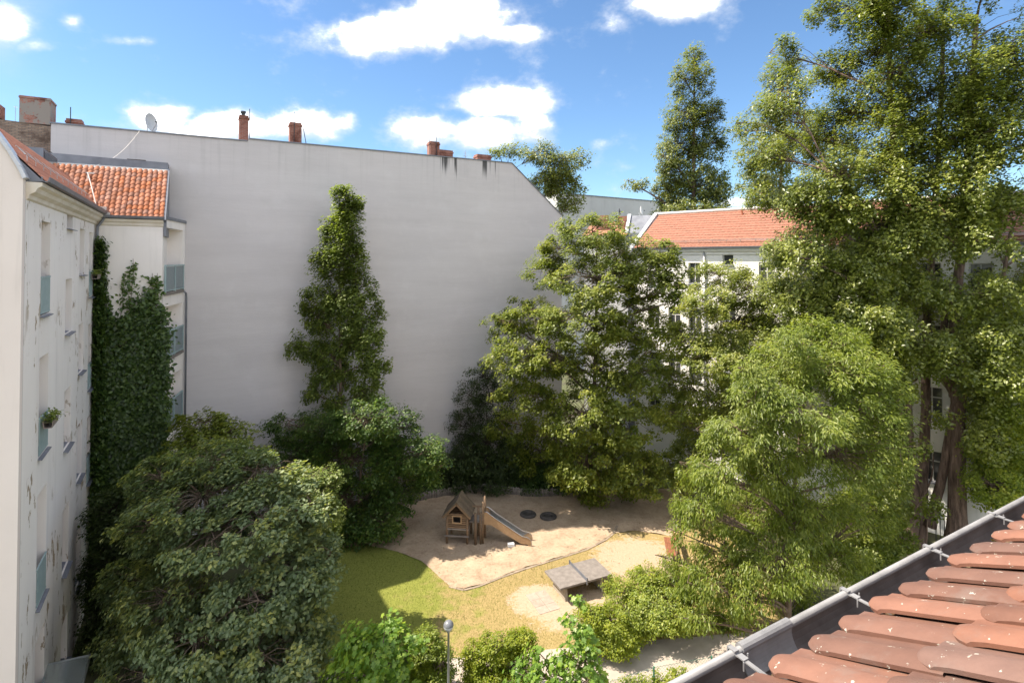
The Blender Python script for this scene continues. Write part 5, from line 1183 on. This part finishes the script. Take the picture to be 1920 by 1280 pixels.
# dark shrubs at the foot of the ivy, bright shrubs at the right edge
plant('shade_shrub', 'very dark shrub between the ivy wall and the left tree', 'shrub', (-16.0, 21.9), L_([(215, 960, 40, 50), (200, 1060, 40, 60), (190, 1150, 36, 60), (225, 1200, 50, 60), (260, 1010, 40, 60)], 21.9, .4), M['lf_dark'], 'oval', .13, 200, 80, .4, .7, .06, barkmat='bark_dark', keep=(LH,))
plant('right_bush', 'sunlit bright green bush at the right edge above the gutter', 'shrub', D(1885, 950, 27.5)[:2], L_([(1880, 700, 46, 40), (1900, 770, 46, 40), (1870, 840, 44, 40), (1905, 860, 40, 40), (1860, 910, 40, 32), (1900, 930, 40, 30), (1930, 800, 40, 100), (1845, 780, 30, 40)], 27.5, .8), M['lf_hedge'], 'oval', .13, 330, 85, .46, .6, .08, keep=(FG, NW), droop=.2)
plant('gutter_bush', 'low leafy bush below the poplar trunks beyond the gutter', 'shrub', D(1660, 1000, 27)[:2], L_([(1660, 960, 36, 24), (1600, 1010, 50, 30), (1640, 1030, 40, 30), (1690, 1010, 24, 20)], 27, .6), M['lf_cherry'], 'oval', .12, 120, 70, .4, .6, .04, keep=(FG,))

plant('elder_shrub', 'leafy shrub filling the space between the cherry and the poplar trunks', 'shrub', D(1655, 960, 26.5)[:2], L_([(1650, 800, 36, 46), (1668, 870, 30, 46), (1640, 900, 44, 44), (1670, 940, 26, 36), (1620, 970, 44, 36)], 26.4, .4), M['lf_poplar'], 'oval', .14, 170, 80, .42, .6, .06, keep=(FG,))

def ivy():
    o = wl(1.3, -.05, 0); t = empty('wall_ivy', tuple(o), math.atan2(WV[1], WV[0])); tag(t, 'dense green ivy covering the front of the side wing', 'climbing plant')
    from mathutils import noise as mn
    P, Nn, Rd = [], [], []
    st = MB(); x0, x1 = -1.45, 1.5
    n = 5200
    for _ in range(n):
        x = RNG.uniform(x0 - .15, x1 + .12); z = 15.2 * RNG.random() ** .9
        u = (x - x0) / (x1 - x0)
        lim = 12.8 + 1.7 * mn.noise(Vector((x * 2.3, 0, 4.2))) + 1.3 * abs(mn.noise(Vector((x * 6.1, 2, 0)))) - .4 * u
        if z > lim: continue
        th = .22 + .5 * max(0, mn.noise(Vector((x * .9, z * .5, 1.1)))) + .3 * max(0, 1 - z / 9)
        if mn.noise(Vector((x * 2.2, z * 2.2, 7.7))) < -.42 and z > 8.5: continue
        yy = -th * RNG.uniform(.35, 1.05)
        k = 9; q = RNG.normal(0, .15, (k, 3)) * np.array([1, .6, 1]); c = np.array([x, yy, z]) + q; c[:, 1] = np.minimum(c[:, 1], -.03)
        P.append(c); Nn.append(np.tile([0, -.9, .6], (k, 1)) + q * 1.2); Rd.append(.4 * RNG.random() + .6 * RNG.random(k))
    for s in range(14):
        x = RNG.uniform(x0, x1); pts = [(x, -.05, -.1)]; z = 0; h = RNG.uniform(12.5, 15.3)
        while z < h: z += .7; x = np.clip(x + RNG.normal(0, .1), x0, x1); pts.append((x, -.05, z))
        st.tube(pts, [.04 * (1 - .8 * i / len(pts)) for i in range(len(pts))], 5, cap=False)
        for i in range(12):
            z2 = h - i * .12; k = 6; c = np.array([x, -.1, z2]) + RNG.normal(0, .07 + .012 * i, (k, 3)) * np.array([1, .5, 1]); c[:, 1] = np.minimum(c[:, 1], -.03)
            P.append(c); Nn.append(np.tile([0, -.9, .6], (k, 1))); Rd.append(.4 + .5 * RNG.random(k))
    st.build('stems', M['bark'], t)
    lo = leaf_cloud('foliage', np.concatenate(P), np.concatenate(Nn), .19, 'oval', M['lf_ivy'], t, np.concatenate(Rd), .8); tag(lo, kind='stuff')
    # the strand that climbs the corner of the left house
    o2 = lp(12.2, -.1, 0); t2 = empty('corner_ivy', tuple(o2), math.atan2(LU[1], LU[0])); tag(t2, 'narrow ivy strand climbing the downpipe in the inner corner', 'climbing plant')
    P, Nn, Rd = [], [], []
    for _ in range(1500):
        z = RNG.uniform(0, 16.2); w = .10 + .55 * max(0, 1 - z / 15)
        c = np.array([RNG.normal(.1, w) - .3 * max(0, 1 - z / 13), -RNG.uniform(.05, .2 + w * .6), z]); c[0] = min(c[0], .42); k = 8; c = c + RNG.normal(0, .1, (k, 3)); c[:, 1] = np.minimum(c[:, 1], -.02)
        P.append(c); Nn.append(np.tile([0, -.9, .6], (k, 1))); Rd.append(RNG.random(k))
    MB().tube([(.1, -.02, -.1), (.14, -.02, 8), (.12, -.02, 15.5)], [.05, .035, .01], 6).build('stems', M['bark'], t2)
    lo = leaf_cloud('foliage', np.concatenate(P), np.concatenate(Nn), .17, 'oval', M['lf_ivy'], t2, np.concatenate(Rd), .8); tag(lo, kind='stuff')
ivy()

# balcony plants on the loggia, short grass, fallen leaves
def grass():
    n = 60000
    x = RNG.uniform(-9, 6, n); y = RNG.uniform(19.5, 31, n)
    poly = [G(*p)[:2] for p in sand_px]
    ins = np.zeros(n, bool); j = len(poly) - 1
    for i in range(len(poly)):
        xi, yi = poly[i]; xj, yj = poly[j]
        ins ^= ((yi > y) != (yj > y)) & (x < (xj - xi) * (y - yi) / (yj - yi + 1e-9) + xi); j = i
    bare = (((x - 3.4) / 3.0) ** 2 + ((y - 24.2) / 1.8) ** 2 < 1) | (((x - 6.5) / 2.6) ** 2 + ((y - 28) / 2.4) ** 2 < 1) | (((x - 1.2) / 1.3) ** 2 + ((y - 24.7) / 1.2) ** 2 < 1)
    pathm = np.abs((y - 19.3) - (x + 9) * .12) < 1.25
    ok = ~ins & ~(bare & (RNG.random(n) < .93)) & ~pathm; x, y = x[ok], y[ok]; n = len(x)
    pos = np.stack([x, y, np.full(n, .0)], 1); ax = np.tile([0, 0, 1.0], (n, 1)); nr = np.stack([RNG.normal(0, 1, n), RNG.normal(0, 1, n), np.full(n, .2)], 1)
    rnd = np.clip(.30 + .06 * (x + 3) + RNG.normal(0, .2, n), 0, 1)
    o = leaf_cloud('grass', pos, nr, .075, 'blade', M['grass'], None, rnd, .2, axis=ax); tag(o, 'short dry grass blades of the worn lawn', 'grass', kind='stuff')
    n = 500; px = RNG.uniform(760, 1240, n); py = RNG.uniform(940, 1090, n); pos = np.array([G(a, b3, .05) for a, b3 in zip(px, py)])
    o = leaf_cloud('fallen_leaves', pos, np.tile([0, 0, 1.0], (n, 1)), .07, 'oval', M['litter'], None, RNG.random(n), .5); tag(o, 'brown fallen leaves scattered over the sand', 'leaves', kind='stuff')
grass()
